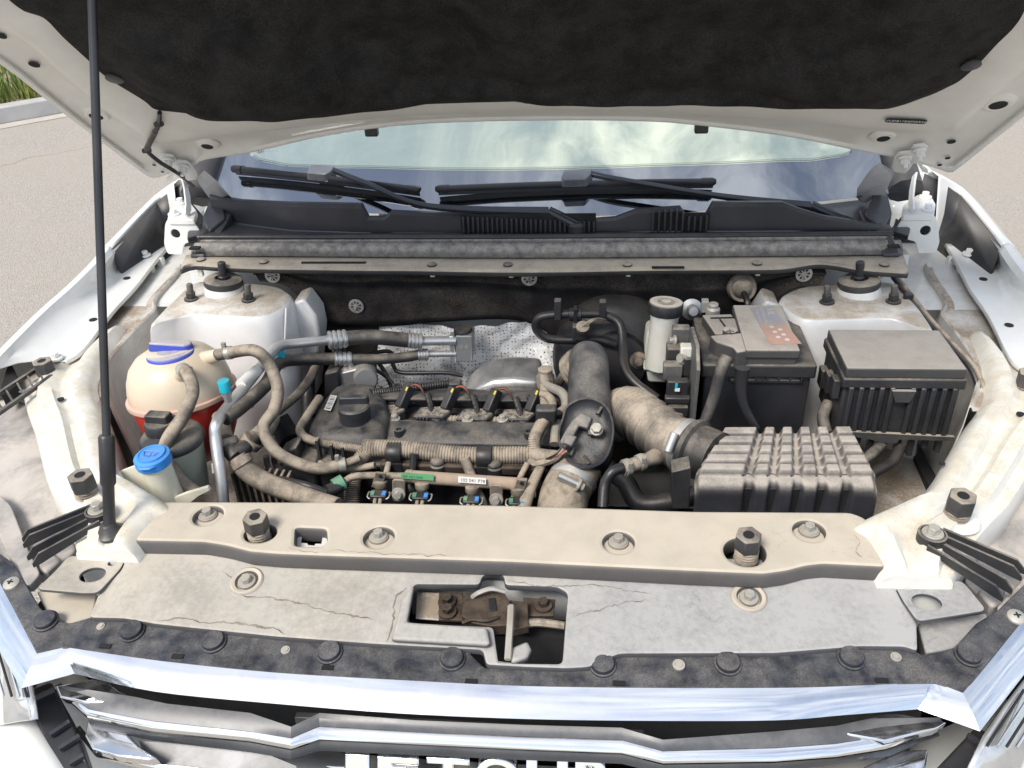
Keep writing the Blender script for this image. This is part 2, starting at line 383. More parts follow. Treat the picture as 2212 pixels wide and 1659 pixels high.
for px, py in ((247, 172), (598, 237), (1140, 216), (1708, 220), (2098, 143)): hdisc(px, py, .013, .035, BLK, 'liner_clip')
def hring(px, py, r, depth=.006, n=.004):
    """punched hole with a pressed collar"""
    p = HP(px, py, n); ax = -HN
    MB().lathe(p, ax, [(r*2.2, -.003), (r*1.7, .003), (r*1.15, .004), (r, .003), (r*.98, .0022)], 24).build('pressed_collar', HOODW, hood)
    MB().lathe(p+ax*.0032, ax, [(r, 0), (r*.98, .0008), (0, .0008)], 24).build('hole', DARK, hood)
for px, py, r in ((448, 313, .0105), (1908, 296, .0105), (2156, 223, .013), (95, 78, .011), (208, 248, .011)): hring(px, py, r)
for px, py, r in ((74, 139, .008), (3, 77, .007), (333, 356, .0035), (351, 371, .003), (2055, 306, .007), (2047, 341, .0045), (2030, 356, .004)):
    p = HP(px, py, .004); MB().lathe(p, -HN, [(r, 0), (r, .001), (0, .001)], 16).build('hole', DARK, hood)
# rubber hem sealant lines along the hood edge
for sgn in (0, 1):
    pts = [HU(a[0]+(l[0]-a[0])*.10, a[1]+(l[1]-a[1])*.10, .005) for a, l in zip(Ad, Ld)]
    seg = pts[3:23] if sgn == 0 else pts[-23:-3]
    MB().tube(seg, .0028, 6, 0).build('hem_sealant', WHITED, hood)
# number sticker on the underside
p0, p1 = HP(1912, 259, .026), HP(2002, 263, .026); ux = (p1-p0).normalized(); uy = (-HN).cross(ux)
c = (p0+p1)/2; hw = (p1-p0).length/2; hh = .0068
st = rnd([c-ux*hw-uy*hh, c+ux*hw-uy*hh, c+ux*hw+uy*hh, c-ux*hw+uy*hh], hh*.9)
stick = plate('number_sticker', st, INK, hood, th=.001, bev=.0001)
text('* LVUDB11B0JF059348 *', c-uy*.0028-HN*.0011, ux, uy, .0085, PAPER, hood, 'lettering', .0001, .88, 'CENTER')
# rear edge buffers
for px, py in ((803, 283), (1515, 276)):
    p = HP(px, py, .0); b = MB(); b.box(p+V((0, 0, -.001)), (.024, .016, .016)); b.build('edge_buffer', BLK, hood, bev=.003)
# washer hose clipped along the hood corner
hz = [HP(345, 243, .03), HP(343, 268, .028), HP(335, 285, .03), HP(322, 310, .03), HP(317, 325, .028), HP(345, 350, .03), HP(380, 372, .035), P(415, 400, z=1.12)]
wh = MB().tube(hz, .0038, 8).build('washer_hose', RUBK, hood)
MB().tube(hz[2:5], .0052, 8).build('hose_sleeve', RUBD, hood)
for q in (hz[1], hz[4]): MB().box(q, (.014, .012, .008)).build('hose_clip', BLK, hood, bev=.002)
# ------------------------------------------------------------------ windshield
def yb(x): return 1.60+.12*(x/.7)**2
WN = V((0, -.58, 1)).normalized()
def WSP(px, py, h=0.0):
    q = 1.6
    for _ in range(7):
        p = PP(px, py, V((0, q, 1.1))+WN*h, WN); q = yb(p.x)
    return p
def WSX(x, s, h=0.0): return V((x, yb(x)+s*.865, 1.1+s*.502))+WN*h
fr = [(540, 335), (560, 348), (620, 360), (808, 364), (1134, 368), (1402, 360), (1674, 350), (1752, 349), (1820, 338), (1849, 328)]
frx = []
for p in fr:
    q = WSP(*p); frx.append((q.x, (q.z-1.1)/.502))
def sb(x):
    if x <= frx[0][0]: return frx[0][1]+(frx[0][0]-x)*9
    if x >= frx[-1][0]: return frx[-1][1]+(x-frx[-1][0])*9
    for (a, b), (c, d) in zip(frx, frx[1:]):
        if a <= x <= c: return b+(d-b)*(x-a)/(c-a)
def glassmat(name, refl, tint, under):
    global nt
    mt, b = mat_(name); nt.nodes.remove(b); out = nt.nodes[0]
    gl = N('ShaderNodeBsdfGlossy'); gl.inputs[0].default_value = (*tint, 1); gl.inputs[1].default_value = .012
    g = N('ShaderNodeNewGeometry')
    wv = nzt(2.2, 3, .5, g.outputs['Position']); bp = N('ShaderNodeBump'); bp.inputs['Strength'].default_value = .06; bp.inputs['Distance'].default_value = .05
    L(wv, bp.inputs['Height']); L(bp.outputs[0], gl.inputs['Normal'])
    tr = N('ShaderNodeBsdfTransparent'); tr.inputs[0].default_value = (.75, .86, .78, 1)
    df = N('ShaderNodeBsdfDiffuse'); df.inputs[0].default_value = (*under, 1)
    mx = N('ShaderNodeMixShader'); lw = N('ShaderNodeFresnel'); lw.inputs[0].default_value = 1.5
    fac = math_('ADD', math_('MULTIPLY', lw.outputs[0], .8), refl, clamp=True)
    L(fac, mx.inputs[0]); L((tr if under == (0, 0, 0) else df).outputs[0], mx.inputs[1]); L(gl.outputs[0], mx.inputs[2]); L(mx.outputs[0], out.inputs[0])
    return mt
GLASS = glassmat('coated_windscreen_glass', .70, (1, 1, .80), (0, 0, 0))
FRIT = glassmat('black_glass_border', .32, (.96, .98, 1), (.006, .007, .009))
ws = empty('windshield', WSX(0, 0), parent=car)
xs = [-.735+1.47*i/70 for i in range(71)]
MB().loft([[WSX(x, sb(x)+(.80-sb(x))*t if sb(x) < .8 else .8+.0005*t) for x in xs] for t in [i/8 for i in range(9)]]).build('glass', GLASS, ws, ang=180)
MB().loft([[WSX(x, min(sb(x), .8)*t-.02*(1-t), .0003) for x in xs] for t in [i/5 for i in range(6)]]).build('black_border', FRIT, ws, ang=180)
# dot fringe of the border
dots = MB()
for i in range(330):
    x = frx[0][0]+.01+(frx[-1][0]-frx[0][0]-.02)*i/329
    for r_ in range(2):
        p = WSX(x+(r_*.5)*.0038, sb(x)+.003+.0042*r_, .0006); rr = .0014-.0004*r_
        dots.add([p+V((rr*math.cos(a*math.pi/3), rr*math.sin(a*math.pi/3)*.865, rr*math.sin(a*math.pi/3)*.502)) for a in range(6)], [(0, 1, 2, 3, 4, 5)])
tag(dots.build('dot_fringe', INK, ws, ang=0), kind='stuff')
p = WSP(560, 336, .0008)
for i, (s_, dz) in enumerate((('A', .05), ('CCC  43R', .038), ('LAMINATED E000', .028), ('DOT 591 M30', .019), ('TRANSP. 70%', .010))):
    if i == 0:
        MB().tube([p+V((0, dz*.865, dz*.502))+V((.012*math.cos(a*.5), .006*.865*math.sin(a*.5), .006*.5*math.sin(a*.5))) for a in range(14)], .0007, 5, 0).build('maker_mark', INK, ws)
    text(s_, p+V((-.002 if i == 0 else -.01, dz*.865-.003, dz*.502)), V((1, .1, 0)), V((0, .865, .502)), .0085, INK, ws, 'etched_lettering', .0001)
# interior: dashboard top and seats half seen through the glass
MB().loft([[V((x, yb(x)+.10+.5*t, 1.08+.07*math.sin(t*2.4))) for x in xs[2:-2]] for t in [i/6 for i in range(7)]]).build('dashboard', M('dashboard_glass_brightener', (.80, .84, .70), .7), car, ang=60)  # pale colour added to brighten the windscreen from behind
MB().loft([[V((x*.93, 2.32+.14*(x/.7)**2, 1.50+.10*t)) for x in xs] for t in (0, 1)]).loft([[V((x*.93, 2.36+.14*(x/.7)**2+.9*t, 1.60+.06*math.sin(t*1.5)-.05*(x/.7)**2)) for x in xs] for t in [i/5 for i in range(6)]]).build('roof', WHITE, car, ang=60)
for sg in (-1, 1):
    MB().tube([V((sg*.735, 1.72, 1.09)), V((sg*.72, 1.95, 1.23)), V((sg*.69, 2.3, 1.43)), V((sg*.66, 2.5, 1.52))], [.035, .03, .03, .03], 10).build('windshield_pillar', BLK, car)
    MB().box((sg*.88, 2.95, .68), (.10, 1.7, .5)).build('door', WHITE, car, bev=.03, seg=3)
# ------------------------------------------------------------------ wipers
WIP = M('wiper_gloss_black', (.02, .022, .028), .22)
WCON = M('wiper_connector_grey', (.12, .125, .14), .28)
def wiper(a, b, con, arm, elbow, end, stem):
    w = empty('windshield_wiper', WSP(*con, .02), parent=car)
    A, B = WSP(*a, .022), WSP(*b, .022); d = (B-A).normalized(); sd_ = WN.cross(d)
    bow = [lerp(A, B, i/12)+WN*(.004*math.sin(math.pi*i/12)) for i in range(13)]
    prof = [(-.009, 0), (-.008, .004), (-.002, .010), (.004, .005), (.009, -.001), (.004, -.004), (-.005, -.004)]
    MB().loft([[p+sd_*q[0]+WN*q[1] for q in prof] for p in bow], cu=True).build('spoiler', WIP, w, ang=50)
    MB().loft([[p+sd_*x+WN*z for x, z in ((-.003, -.004), (.003, -.004), (.001, -.018), (-.001, -.018))] for p in bow], cu=True).build('rubber_blade', RUBK, w)
    for e, s in ((A, 1), (B, -1)):
        c0 = e-d*s*.004
        MB().loft([[c0+d*s*h+sd_*(q[0]*1.25*k_)+WN*(q[1]*1.25*k_) for q in prof] for h, k_ in ((0, .55), (.006, .95), (.026, 1.02), (.0265, .9))], cu=True).build('end_cap', WIP, w, ang=50)
    C = WSP(*con, .032)
    hull = rnd([C-d*.028-sd_*.014, C+d*.022-sd_*.014, C+d*.034+sd_*.002, C+d*.034+sd_*.016, C-d*.028+sd_*.015], .006)
    MB().prism([q-WN*.012 for q in hull], WN*.020, .84).build('connector', WCON, w, bev=.002)
    path = [C+d*.028+sd_*.010, WSP(*arm, .034), WSP(*elbow, .030), WSP(*end, .018)]
    pts = cr(path, 8); rows = []
    for i, q in enumerate(pts):
        t = (pts[min(i+1, len(pts)-1)]-pts[max(i-1, 0)]).normalized(); s2 = WN.cross(t); hw = .0055+.0045*max(0, (i/len(pts)-.6)*2.5)
        rows.append([q+s2*hw*x+WN*z for x, z in ((-1, -.004), (-.8, .004), (.8, .004), (1, -.004))])
    b2 = MB().loft(rows, cu=True); n_ = len(rows)
    b2.f += [(0, 1, 2, 3), tuple((n_-1)*4+i for i in (3, 2, 1, 0))]
    b2.build('arm', WIP, w, bev=.001)
    S = [WSP(*end, .016), WSP(*stem, .004)+V((0, -.01, -.01))]
    MB().tube(S, [.010, .012], 10, 3).build('arm_root', WIP, w)
    MB().lathe(S[1]-V((0, 0, .02)), UP, [(.017, 0), (.017, .022), (.012, .027), (0, .028)], 20).build('pivot_cap', BLK, w)
wiper((505, 364), (904, 410), (690, 372), (790, 395), (925, 445), (1185, 456), (1245, 472))
wiper((945, 408), (1542, 392), (1243, 384), (1350, 390), (1560, 424), (1752, 444), (1850, 476))
# ------------------------------------------------------------------ cowl
cowl = empty('cowl', (0, 1.55, 1.0), parent=car)
top = [(452, 424), (520, 436), (620, 441), (780, 444), (795, 472), (830, 472), (845, 459), (1000, 466), (1285, 476), (1330, 473), (1375, 456), (1470, 450), (1481, 465), (1525, 465), (1540, 440), (1690, 440), (1730, 455), (1780, 470), (1880, 486), (1925, 492)]
def cy(px): return 1.572+.11*max(0, (700-px)/300)**1.5 if px < 700 else 1.572
tp = [P(px, py, y=cy(px)) for px, py in top]
tpd = []
for a, b in zip(tp, tp[1:]): tpd += [lerp(a, b, i/4) for i in range(4)]
tpd.append(tp[-1])
bt = [V((q.x, q.y-.004, 1.066)) for q in tpd]
f = MB(); rows = [bt, [lerp(a, b, .9)+V((0, -.002, 0)) for a, b in zip(bt, tpd)], [q+V((0, .003, .002)) for q in tpd], [q+V((0, .014, .001)) for q in tpd], [q+V((0, .017, -.03)) for q in tpd]]
f.loft(rows).build('cowl_face', BLKC, cowl, ang=30)
MB().loft([[V((q.x, 1.553, 1.066)) for q in tpd], [V((q.x, q.y+.02, 1.064)) for q in tpd], [V((q.x, max(yb(q.x)+.015, q.y+.03), 1.072)) for q in tpd]]).build('cowl_trough', BLKC, cowl)
def slats(x0, x1, n, mat=BLKC):
    for i in range(n):
        px = x0+(x1-x0)*i/(n-1); py = None
        for (ax, ay), (bx_, by_) in zip(top, top[1:]):
            if ax <= px <= bx_: py = ay+(by_-ay)*(px-ax)/(bx_-ax)
        t_ = P(px, py, y=1.572); b_ = V((t_.x, 1.568, 1.067)); h = t_.z-b_.z-.002
        MB().box((t_.x, 1.5655, b_.z+h/2+.0015), (.0042, .014, h+.004)).build('slat', mat, cowl, bev=.0008, seg=1)
for x0, x1 in ((1000, 1285), (1409, 1528)):
    a, b = P(x0-2, 509, y=1.567), P(x1+2, 509, y=1.567)
    MB().box(((a.x+b.x)/2, 1.5668, 1.086), (b.x-a.x, .003, .034)).build('grille_recess', DARK, cowl)
slats(1002, 1283, 28); slats(1411, 1526, 10)
MB().tube([P(428, 513, y=1.553), P(1150, 512, y=1.548), P(1928, 506, y=1.553)], .0062, 10, 8).build('hood_seal', RUBK, cowl)
sl0, sl1 = [P(430, 523, y=1.548), P(1150, 521, y=1.543), P(1928, 515, y=1.548)], None
MB().tube(sl0, .0055, 8, 8).build('seal_base', GASK, cowl)
ga = cr([P(422, 526, z=1.056), P(1150, 526, z=1.056), P(1945, 520, z=1.056)], 20); gb = cr([P(413, 553, z=1.036), P(640, 554, z=1.036), P(1150, 557, z=1.036), P(1700, 553, z=1.036), P(1950, 550, z=1.036)], 10)
MB().loft([ga, [lerp(a, b, .5)+V((0, -.002, .003)) for a, b in zip(resample(ga, 41), resample(gb, 41))], resample(gb, 41)] if len(ga) == 41 else [resample(ga, 41), resample(gb, 41)]).build('foam_strip', GASK, cowl, solid=.006)
lipf = [(390, 581), (420, 572), (480, 576), (560, 579), (640, 580), (760, 582), (900, 583), (1080, 586), (1240, 585), (1402, 582), (1560, 581), (1674, 580), (1720, 575), (1760, 569), (1800, 571), (1850, 580), (1900, 585), (1962, 589)]
lf = cr([P(px, py, z=1.03) for px, py in lipf], 3)
lr = resample([P(400, 555, z=1.034), P(1150, 554, z=1.034), P(1952, 551, z=1.034)], len(lf))
LIPM = M('dusty_cowl_lip', (.04, .042, .05), .5, dust=.95, film=.05, up=(.2, .9), ns=16, amp=.6, fine=.5, dcol=(.43, .375, .30))
MB().loft([[q+V((0, 0, -.010)) for q in lf], [q+V((0, -.001, -.002)) for q in lf], [q+V((0, .003, .002)) for q in lf], [lerp(a, b, .5) for a, b in zip(lf, lr)], [q+V((0, .006, 0)) for q in lr]]).build('cowl_lip', LIPM, cowl, ang=40, solid=.003)
for px, py in ((434, 562), (570, 567), (933, 573), (1097, 573), (1355, 573), (1635, 570), (1640, 572), (1910, 573)):
    if px == 1640: continue
    p = P(px, py, z=1.034); cl = MB().lathe(p, UP, [(.009, 0), (.009, .003), (.006, .005), (0, .0055)], 16).build('cowl_clip', BLKH, cowl)
for px, py in ((434, 588), (577, 585), (934, 589), (1104, 590), (1357, 588), (1637, 586), (1910, 592)):
    p = P(px, py, y=P(px, py-8, z=1.02).y+.004); MB().box(p, (.009, .009, .016)).build('clip_stem', PVC, cowl, bev=.0015)
for x0, x1, y0 in ((652, 790, 567), (1408, 1478, 577)):
    a, b = P(x0, y0, z=1.0345), P(x1, y0+1, z=1.0345); MB().box((a+b)/2, ((b-a).length, .005, .003)).build('slot', DARK, cowl)
for sg in (-1, 1):
    # grey end fairing of the cowl and its fixing foot
    q = [P(x, y, z=z) for x, y, z in ((486, 457, 1.085), (500, 462, 1.085), (470, 510, 1.065), (440, 552, 1.04), (410, 552, 1.04), (432, 512, 1.065))]
    if sg > 0: q = [mir(v) for v in q]
    MB().prism(q, (0, 0, -.03)).build('cowl_end', BLKC, cowl, bev=.003)
    w_ = P(424, 538, z=1.052); w_ = w_ if sg < 0 else mir(w_)
    MB().box(w_+V((0, -.004, .004)), (.020, .012, .004)).build('cowl_end_slot', DARK, cowl)
    q = [P(x, y, z=z) for x, y, z in ((441, 367, 1.20), (470, 392, 1.17), (488, 412, 1.12), (476, 424, 1.11), (432, 402, 1.14), (424, 386, 1.16))]
    q = q if sg < 0 else [mir(v)+V((-.005, 0, 0)) for v in q]
    MB().prism(rnd(q, .01), V((0, .03, -.035)), 1.1).build('corner_fairing', M('fairing_grey_reflection', (.42, .43, .45), .4) if sg < 0 else bpy.data.materials['fairing_grey_reflection'], cowl, bev=.003)  # grey lightened so the fairing's reflection is painted into its colour
    q = [P(x, y, z=z) for x, y, z in ((455, 425, 1.10), (478, 424, 1.10), (486, 470, 1.085), (450, 500, 1.07), (437, 470, 1.08))]
    q = q if sg < 0 else [mir(v) for v in q]
    MB().prism(rnd(q, .008), V((0, .0, -.03))).build('cowl_corner', BLKC, cowl, bev=.003)
    q = [P(x, y, z=1.05) for x, y in ((405, 500), (440, 478), (438, 505), (404, 514))]
    q = q if sg < 0 else [mir(v) for v in q]
    MB().prism(q, V((0, 0, -.012))).build('cowl_foot', BLKC, cowl, bev=.002)
# ------------------------------------------------------------------ fenders, hinges, aprons (built for one side and mirrored)
st_ = [(470, 870, 1160, 1350, 1.022), (600, 760, 1000, 1240, 1.014), (800, 555, 850, 1085, 1.004), (1000, 330, 700, 900, 1.0), (1300, 30, 400, 670, .992), (1400, -60, 260, 520, .988)]
for sg in (-1, 1):
    mm = (lambda p: p) if sg < 0 else mir
    fe = empty('fender', mm(V((-.92, 1.4, .6))), parent=car)
    rows = []
    for yy, e, b_, i_, z in st_:
        E_ = P(*T(0, 1, e, yy), z=z); B_ = P(*T(0, 1, b_, yy), z=.962); I_ = P(*T(0, 1, i_, yy), z=.957)
        yv = E_.y; yv = E_.y
        rows.append([V((E_.x-.055, yv, .70)), V((E_.x-.05, yv, .90)), V((E_.x-.022, yv, z-.012)), V((E_.x-.006, yv, z)), V((E_.x+.004, yv, z-.002)), V((E_.x+.009, yv, z-.014)), lerp(E_, B_, .6)+V((0, 0, -.004)), B_, B_+V((.012, 0, -.004)), I_, I_+V((.002, 0, -.006))])
    # carry the outer skin on past the hinge
    rear = []
    for (px, py, z) in ((393, 386, 1.10), (365, 404, 1.075), (330, 432, 1.05)):
        E_ = P(px, py, z=z); rear.append([V((E_.x-.055, E_.y, .70)), V((E_.x-.05, E_.y, .90)), V((E_.x-.022, E_.y, z-.012)), V((E_.x-.006, E_.y, z)), V((E_.x+.003, E_.y, z-.002)), V((E_.x+.006, E_.y, z-.01))])
    rear.append([V(q) for q in rows[0][:6]])
    full = [[mm(p) for p in r] for r in rows]
    # smooth along the length
    dense = list(zip(*[cr([r[j] for r in full], 4) for j in range(len(full[0]))]))
    MB().loft([list(r) for r in dense]).build('fender_skin', WHITE, fe, ang=35, solid=.0015)
    dr = list(zip(*[cr([mm(r[j]) for r in rear], 5) for j in range(6)]))
    MB().loft([list(r) for r in dr]).build('fender_rear_skin', WHITE, fe, ang=35, solid=.0015)
    # black plastic filler inside the rear of the fender
    bl = []
    for r in [rear[0], rear[1], rear[2], rows[0]]:
        p = r[3]; bl.append([mm(p+V((.012, .0, -.006))), mm(p+V((.016, .0, -.06))), mm(p+V((.06, .0, -.13))), mm(p+V((.14, .0, -.15)))])
    MB().loft(bl).build('fender_filler', BLK, fe, ang=60, solid=.003)
    for a, b_ in ((1226, 497), (1020, 731), (749, 1065)):
        p = mm(P(*T(0, 1, a, b_), z=.9585)); MB().lathe(p, UP, [(.0075, 0), (.0075, .0012), (0, .0012)], 16).build('hole', DARK, fe)
    bolt(mm(P(*T(0, 1, 1168, 545), z=.962)), .0075, fe, WHITE); bolt(mm(P(*T(0, 1, 448, 1372), z=.962)), .0075, fe, WHITE)
    for a, b_ in ((1205, 640), (1290, 590)):
        p = mm(P(*T(0, 1, a, b_), z=.945)); MB().tube([p+V((0, 0, .008)), p+V((-sg*.004, -.006, -.02)), p+V((-sg*.010, -.012, -.035))], [.011, .010, .012], 4, 2).build('fender_bracket', WHITED, fe, ang=20, bev=.002)
    # hinge
    hg = empty('hood_hinge', mm(V((-.75, 1.62, 1.0))), parent=car)
    hp = [P(x, y, y=1.625) for x, y in ((361, 474), (356, 486), (354, 528), (362, 549), (394, 551), (398, 527), (424, 520), (432, 500), (415, 474))]
    hc = P(379, 505, y=1.625)
    plate('hinge_pillar', [mm(q) for q in rnd(hp, .006)], WHITE, hg, holes=[[mm(q) for q in circ(hc, (0, 1, 0), .0098)]], th=.004, bev=.0012)
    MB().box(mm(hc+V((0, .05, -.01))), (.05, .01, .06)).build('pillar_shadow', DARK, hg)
    tq = [P(x, y, z=1.075) for x, y in ((361, 474), (366, 452), (382, 434), (412, 438), (425, 455), (420, 474))]
    MB().prism([mm(q) for q in rnd(tq, .006)], (0, 0, -.012)).build('pillar_top', WHITED, hg, bev=.003)
    for x, y in ((390, 438), (376, 462)): bolt(mm(P(x, y, z=1.077)), .0075, hg, WHITE)
    # fixed leaf standing on the pillar, moving leaf on the hood
    lq = [P(x, y, x=-.728) for x, y in ((404, 470), (397, 462), (399, 440), (395, 405), (391, 388), (401, 396), (408, 425), (410, 455))]
    MB().prism([mm(q) for q in lq], (-sg*.004, 0, 0)).build('fixed_leaf', WHITE, hg, bev=.001)
    uq = [HP(x, y, .012) for x, y in ((345, 340), (352, 334), (373, 337), (382, 348), (404, 350), (414, 358), (428, 381), (424, 388), (406, 391), (396, 384), (384, 372), (376, 372), (372, 388), (361, 392), (361, 386), (368, 380), (366, 360))]
    MB().prism([mm(q) for q in uq], HN*.004).build('moving_leaf', WHITE, hg, bev=.001)
    for x, y in ((363, 347), (395, 361)):
        p = mm(HP(x, y, .014)); bolt(p, .0085, hg, WHITE, ax=-HN, washer=1.35); MB().lathe(p, -HN, [(.004, 0), (.004, .017), (.003, .018)], 12).build('stud', WHITE, hg)
    p = mm(P(414, 404, z=1.10)); MB().box(p, (.030, .006, .030)).build('stop_tab', WHITE, hg, bev=.003); 
    # apron shelf between fender ledge and strut tower
    ap = empty('apron', mm(V((-.75, 1.4, .6))), parent=car)
    inn = [P(x, y, z=.937) for x, y in ((392, 578), (378, 600), (337, 647), (334, 674), (318, 692), (285, 725), (243, 772), (230, 800), (228, 860))]
    ind = cr(inn, 4); od = [V((-.875, q.y+.02, .935)) for q in ind]
    ind = [V((min(q.x, -.62), q.y, q.z)) for q in ind]
    rows = [[mm(q) for q in od], [mm(lerp(a, b, .75)+V((0, 0, -.003))) for a, b in zip(od, ind)], [mm(q+V((-.004, 0, 0))) for q in ind], [mm(q+V((0, 0, .008))) for q in ind], [mm(q+V((.003, 0, .006))) for q in ind], [mm(q+V((.004, 0, -.03))) for q in ind], [mm(q+V((.035, -.01, -.22))) for q in ind], [mm(q+V((.09, -.01, -.45))) for q in ind]]
    MB().loft(rows).build('apron_shelf', APRM, ap, ang=40, solid=.0015)
    MB().loft([[mm(V((-.90, y, .936))), mm(V((-.64, y, .934)))] for y in (1.50, 1.62, 1.72, 1.9)]).build('apron_rear', WHITED, ap)
    # front side rail
    rl = [((150, 790), (272, 706), .940), ((85, 815), (236, 760), .942), ((56, 845), (208, 822), .944), ((62, 885), (213, 864), .945), ((80, 935), (226, 899), .945), ((104, 1030), (256, 1017), .945), ((124, 1068), (300, 1050), .944), ((142, 1105), (372, 1098), .943), ((158, 1150), (345, 1125), .940), ((170, 1186), (292, 1188), .936)]
    rows = []
    for o_, i_, z in rl:
        O, I = P(*o_, z=z-.004), P(*i_, z=z)
        rows.append([O+V((-.006, 0, -.10)), O+V((-.003, 0, -.006)), O, lerp(O, I, .16)+V((0, 0, .002)), lerp(O, I, .22)+V((0, 0, .014)), lerp(O, I, .40)+V((0, 0, .015)), lerp(O, I, .48)+V((0, 0, .006)), lerp(O, I, .62)+V((0, 0, .006)), lerp(O, I, .70)+V((0, 0, .016)), lerp(O, I, .84)+V((0, 0, .015)), lerp(O, I, .93)+V((0, 0, .006)), I+V((0, 0, -.004)), I+V((.004, 0, -.02)), I+V((.012, 0, -.20))])
    rows.append([V((q.x, q.y-.004, min(q.z-.006, .925))) for q in rows[-1]]); rows.append([V((q.x, q.y-.0, .85)) for q in rows[-1]]); rows.append([V((q.x, q.y+.002, .80)) for q in rows[-1]])
    d_ = list(zip(*[cr([mm(r[j]) for r in rows], 5) for j in range(len(rows[0]))]))
    MB().loft([list(r) for r in d_]).build('side_rail', RAILM, ap, ang=50, solid=.002)
    for x, y, r in ((131, 864, .006), (240, 965, .004)):
        MB().lathe(mm(P(x, y, z=.953)), UP, [(r, 0), (r, .002), (0, .002)], 14).build('hole', DARK, ap)
    # floor of the wheel arch seen between the parts
    MB().loft([[mm(V((x, y, .70+.10*max(0, (y-1.0))+.05*max(0, (-.45-x))))) for x in (-.70, -.6, -.5, -.36)] for y in (.86, 1.0, 1.1, 1.2, 1.32)]).build('apron_floor', APRM, ap, ang=60, solid=.003)
    # strut tower
    stw = empty('strut_tower', mm(V((-.55, 1.42, .7))), parent=car)
    sp_ = [(325, 704), (403, 682), (480, 683), (550, 686), (588, 678), (620, 658), (631, 641), (620, 628), (588, 616), (480, 606), (415, 610), (380, 640), (345, 675)]
    ring = cr([P(x, y, z=.985) for x, y in sp_], 3, True); c = sum(ring, V())/len(ring)
    def rg(s, z, dy=0): return [mm(V((c.x+(q.x-c.x)*s, c.y+(q.y-c.y)*s+dy, z))) for q in ring]
    b = MB().loft([rg(1.12, .68, -.03), rg(1.05, .84, -.012), rg(1.03, .955, -.004), rg(1.02, .970), rg(.985, .982), rg(.93, .986)], cu=True)
    b.f.append(tuple(len(b.v)-len(ring)+i for i in range(len(ring)))); b.build('tower_shell', WHITEB, stw, ang=60)
    pc = P(484, 622, z=.99); pc = mm(pc); ax = V((sg*-.10, .06, 1)).normalized()
    MB().lathe(pc-ax*.012, ax, [(.040, 0), (.038, .012), (.035, .018), (.0345, .02)], 28).build('strut_collar', WHITED, stw)
    MB().lathe(pc+ax*.004, ax, [(.0345, 0), (.0375, .006), (.036, .014), (.030, .018), (.016, .018), (.014, .012)], 28).build('strut_mount', BLKH, stw)
    MB().lathe(pc+ax*.016, ax, [(.0095, 0), (.0095, .008), (.0078, .010), (.0078, .036), (.006, .038), (0, .038)], 14).build('strut_nut', BLK, stw)
    for x, y in ((413, 646), (537, 648)):
        q = mm(P(x, y, z=.987)); bolt(q, .0095, stw, BLKD, ax=ax, washer=1.4, h=.012); MB().lathe(q, ax, [(.006, 0), (.006, .030), (.0045, .032), (0, .032)], 12).build('stud', RUBM, stw)
    MB().tube([mm(P(x, y, y=yy)) for x, y, yy in ((618, 665, 1.395), (616, 720, 1.375), (612, 830, 1.36))], .002, 6, 4).build('seam_sealer', WHITEB, stw)
    # inner post beside the tower
    q = [P(x, y, y=1.44) for x, y in ((632, 655), (655, 646), (682, 682), (690, 720), (680, 860), (625, 860), (622, 700))]
    MB().prism([mm(v) for v in q], (0, .06, 0)).build('inner_post', WHITEB, stw, bev=.005, seg=2)
# ------------------------------------------------------------------ firewall
fw = empty('firewall', (0, 1.55, .5), parent=car)
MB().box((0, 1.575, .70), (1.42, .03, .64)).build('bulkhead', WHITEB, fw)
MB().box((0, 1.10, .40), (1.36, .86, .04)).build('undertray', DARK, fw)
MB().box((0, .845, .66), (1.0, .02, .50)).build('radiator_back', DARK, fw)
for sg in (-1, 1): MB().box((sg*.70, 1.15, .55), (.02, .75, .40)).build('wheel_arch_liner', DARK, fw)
ft = [(553, 580), (600, 576), (700, 580), (862, 584), (1000, 587), (1134, 590), (1300, 587), (1500, 584), (1640, 582), (1720, 576), (1782, 578)]
fb = [(567, 606), (629, 618), (668, 668), (712, 704), (862, 704), (943, 696), (1134, 694), (1240, 760), (1420, 800), (1600, 800), (1672, 655), (1717, 618), (1768, 613)]
ftd = resample(cr([P(x, y, y=1.530) for x, y in ft], 6), 61); fbd = resample(cr([P(x, y, y=1.505) for x, y in fb], 6), 61)
rows = []
for i in range(17):
    t = i/16; row = []
    for a, b in zip(ftd, fbd):
        q = lerp(a, b, t); e = min(1, t*8, (1-t)*8)
        row.append(q+V((0, -e*(.012+.012*noise.noise(q*9)+.006*noise.noise(q*25))-.012*math.exp(-((t-.12)/.06)**2), 0)))
    rows.append(row)
MB().loft(rows).build('firewall_felt', FELTW, fw, ang=180, sub=1)
WASH = M('fixing_washer', (.42, .42, .40), .45, metal=.6, film=.2, ns=60)
for x, y in ((588, 596), (769, 662), (1143, 602), (1737, 593)):
    p = P(x, y, y=1.495); r = .0152
    hs = []
    for i in range(8):
        a = i*math.pi/4+.2; hs.append([p+V((math.cos(a+da)*rr, 0, math.sin(a+da)*rr)) for da, rr in ((-.05, r*.28), (-.24, r*.70), (.24, r*.70), (.05, r*.28))])
    wsr = plate('felt_washer', circ(p, (0, 1, 0), r, 28), WASH, fw, holes=hs, th=.0025, bev=.0006)
    MB().tube([p, p+V((.001, -.018, -.003))], .0024, 8, 2).build('washer_stud', STEEL, fw)
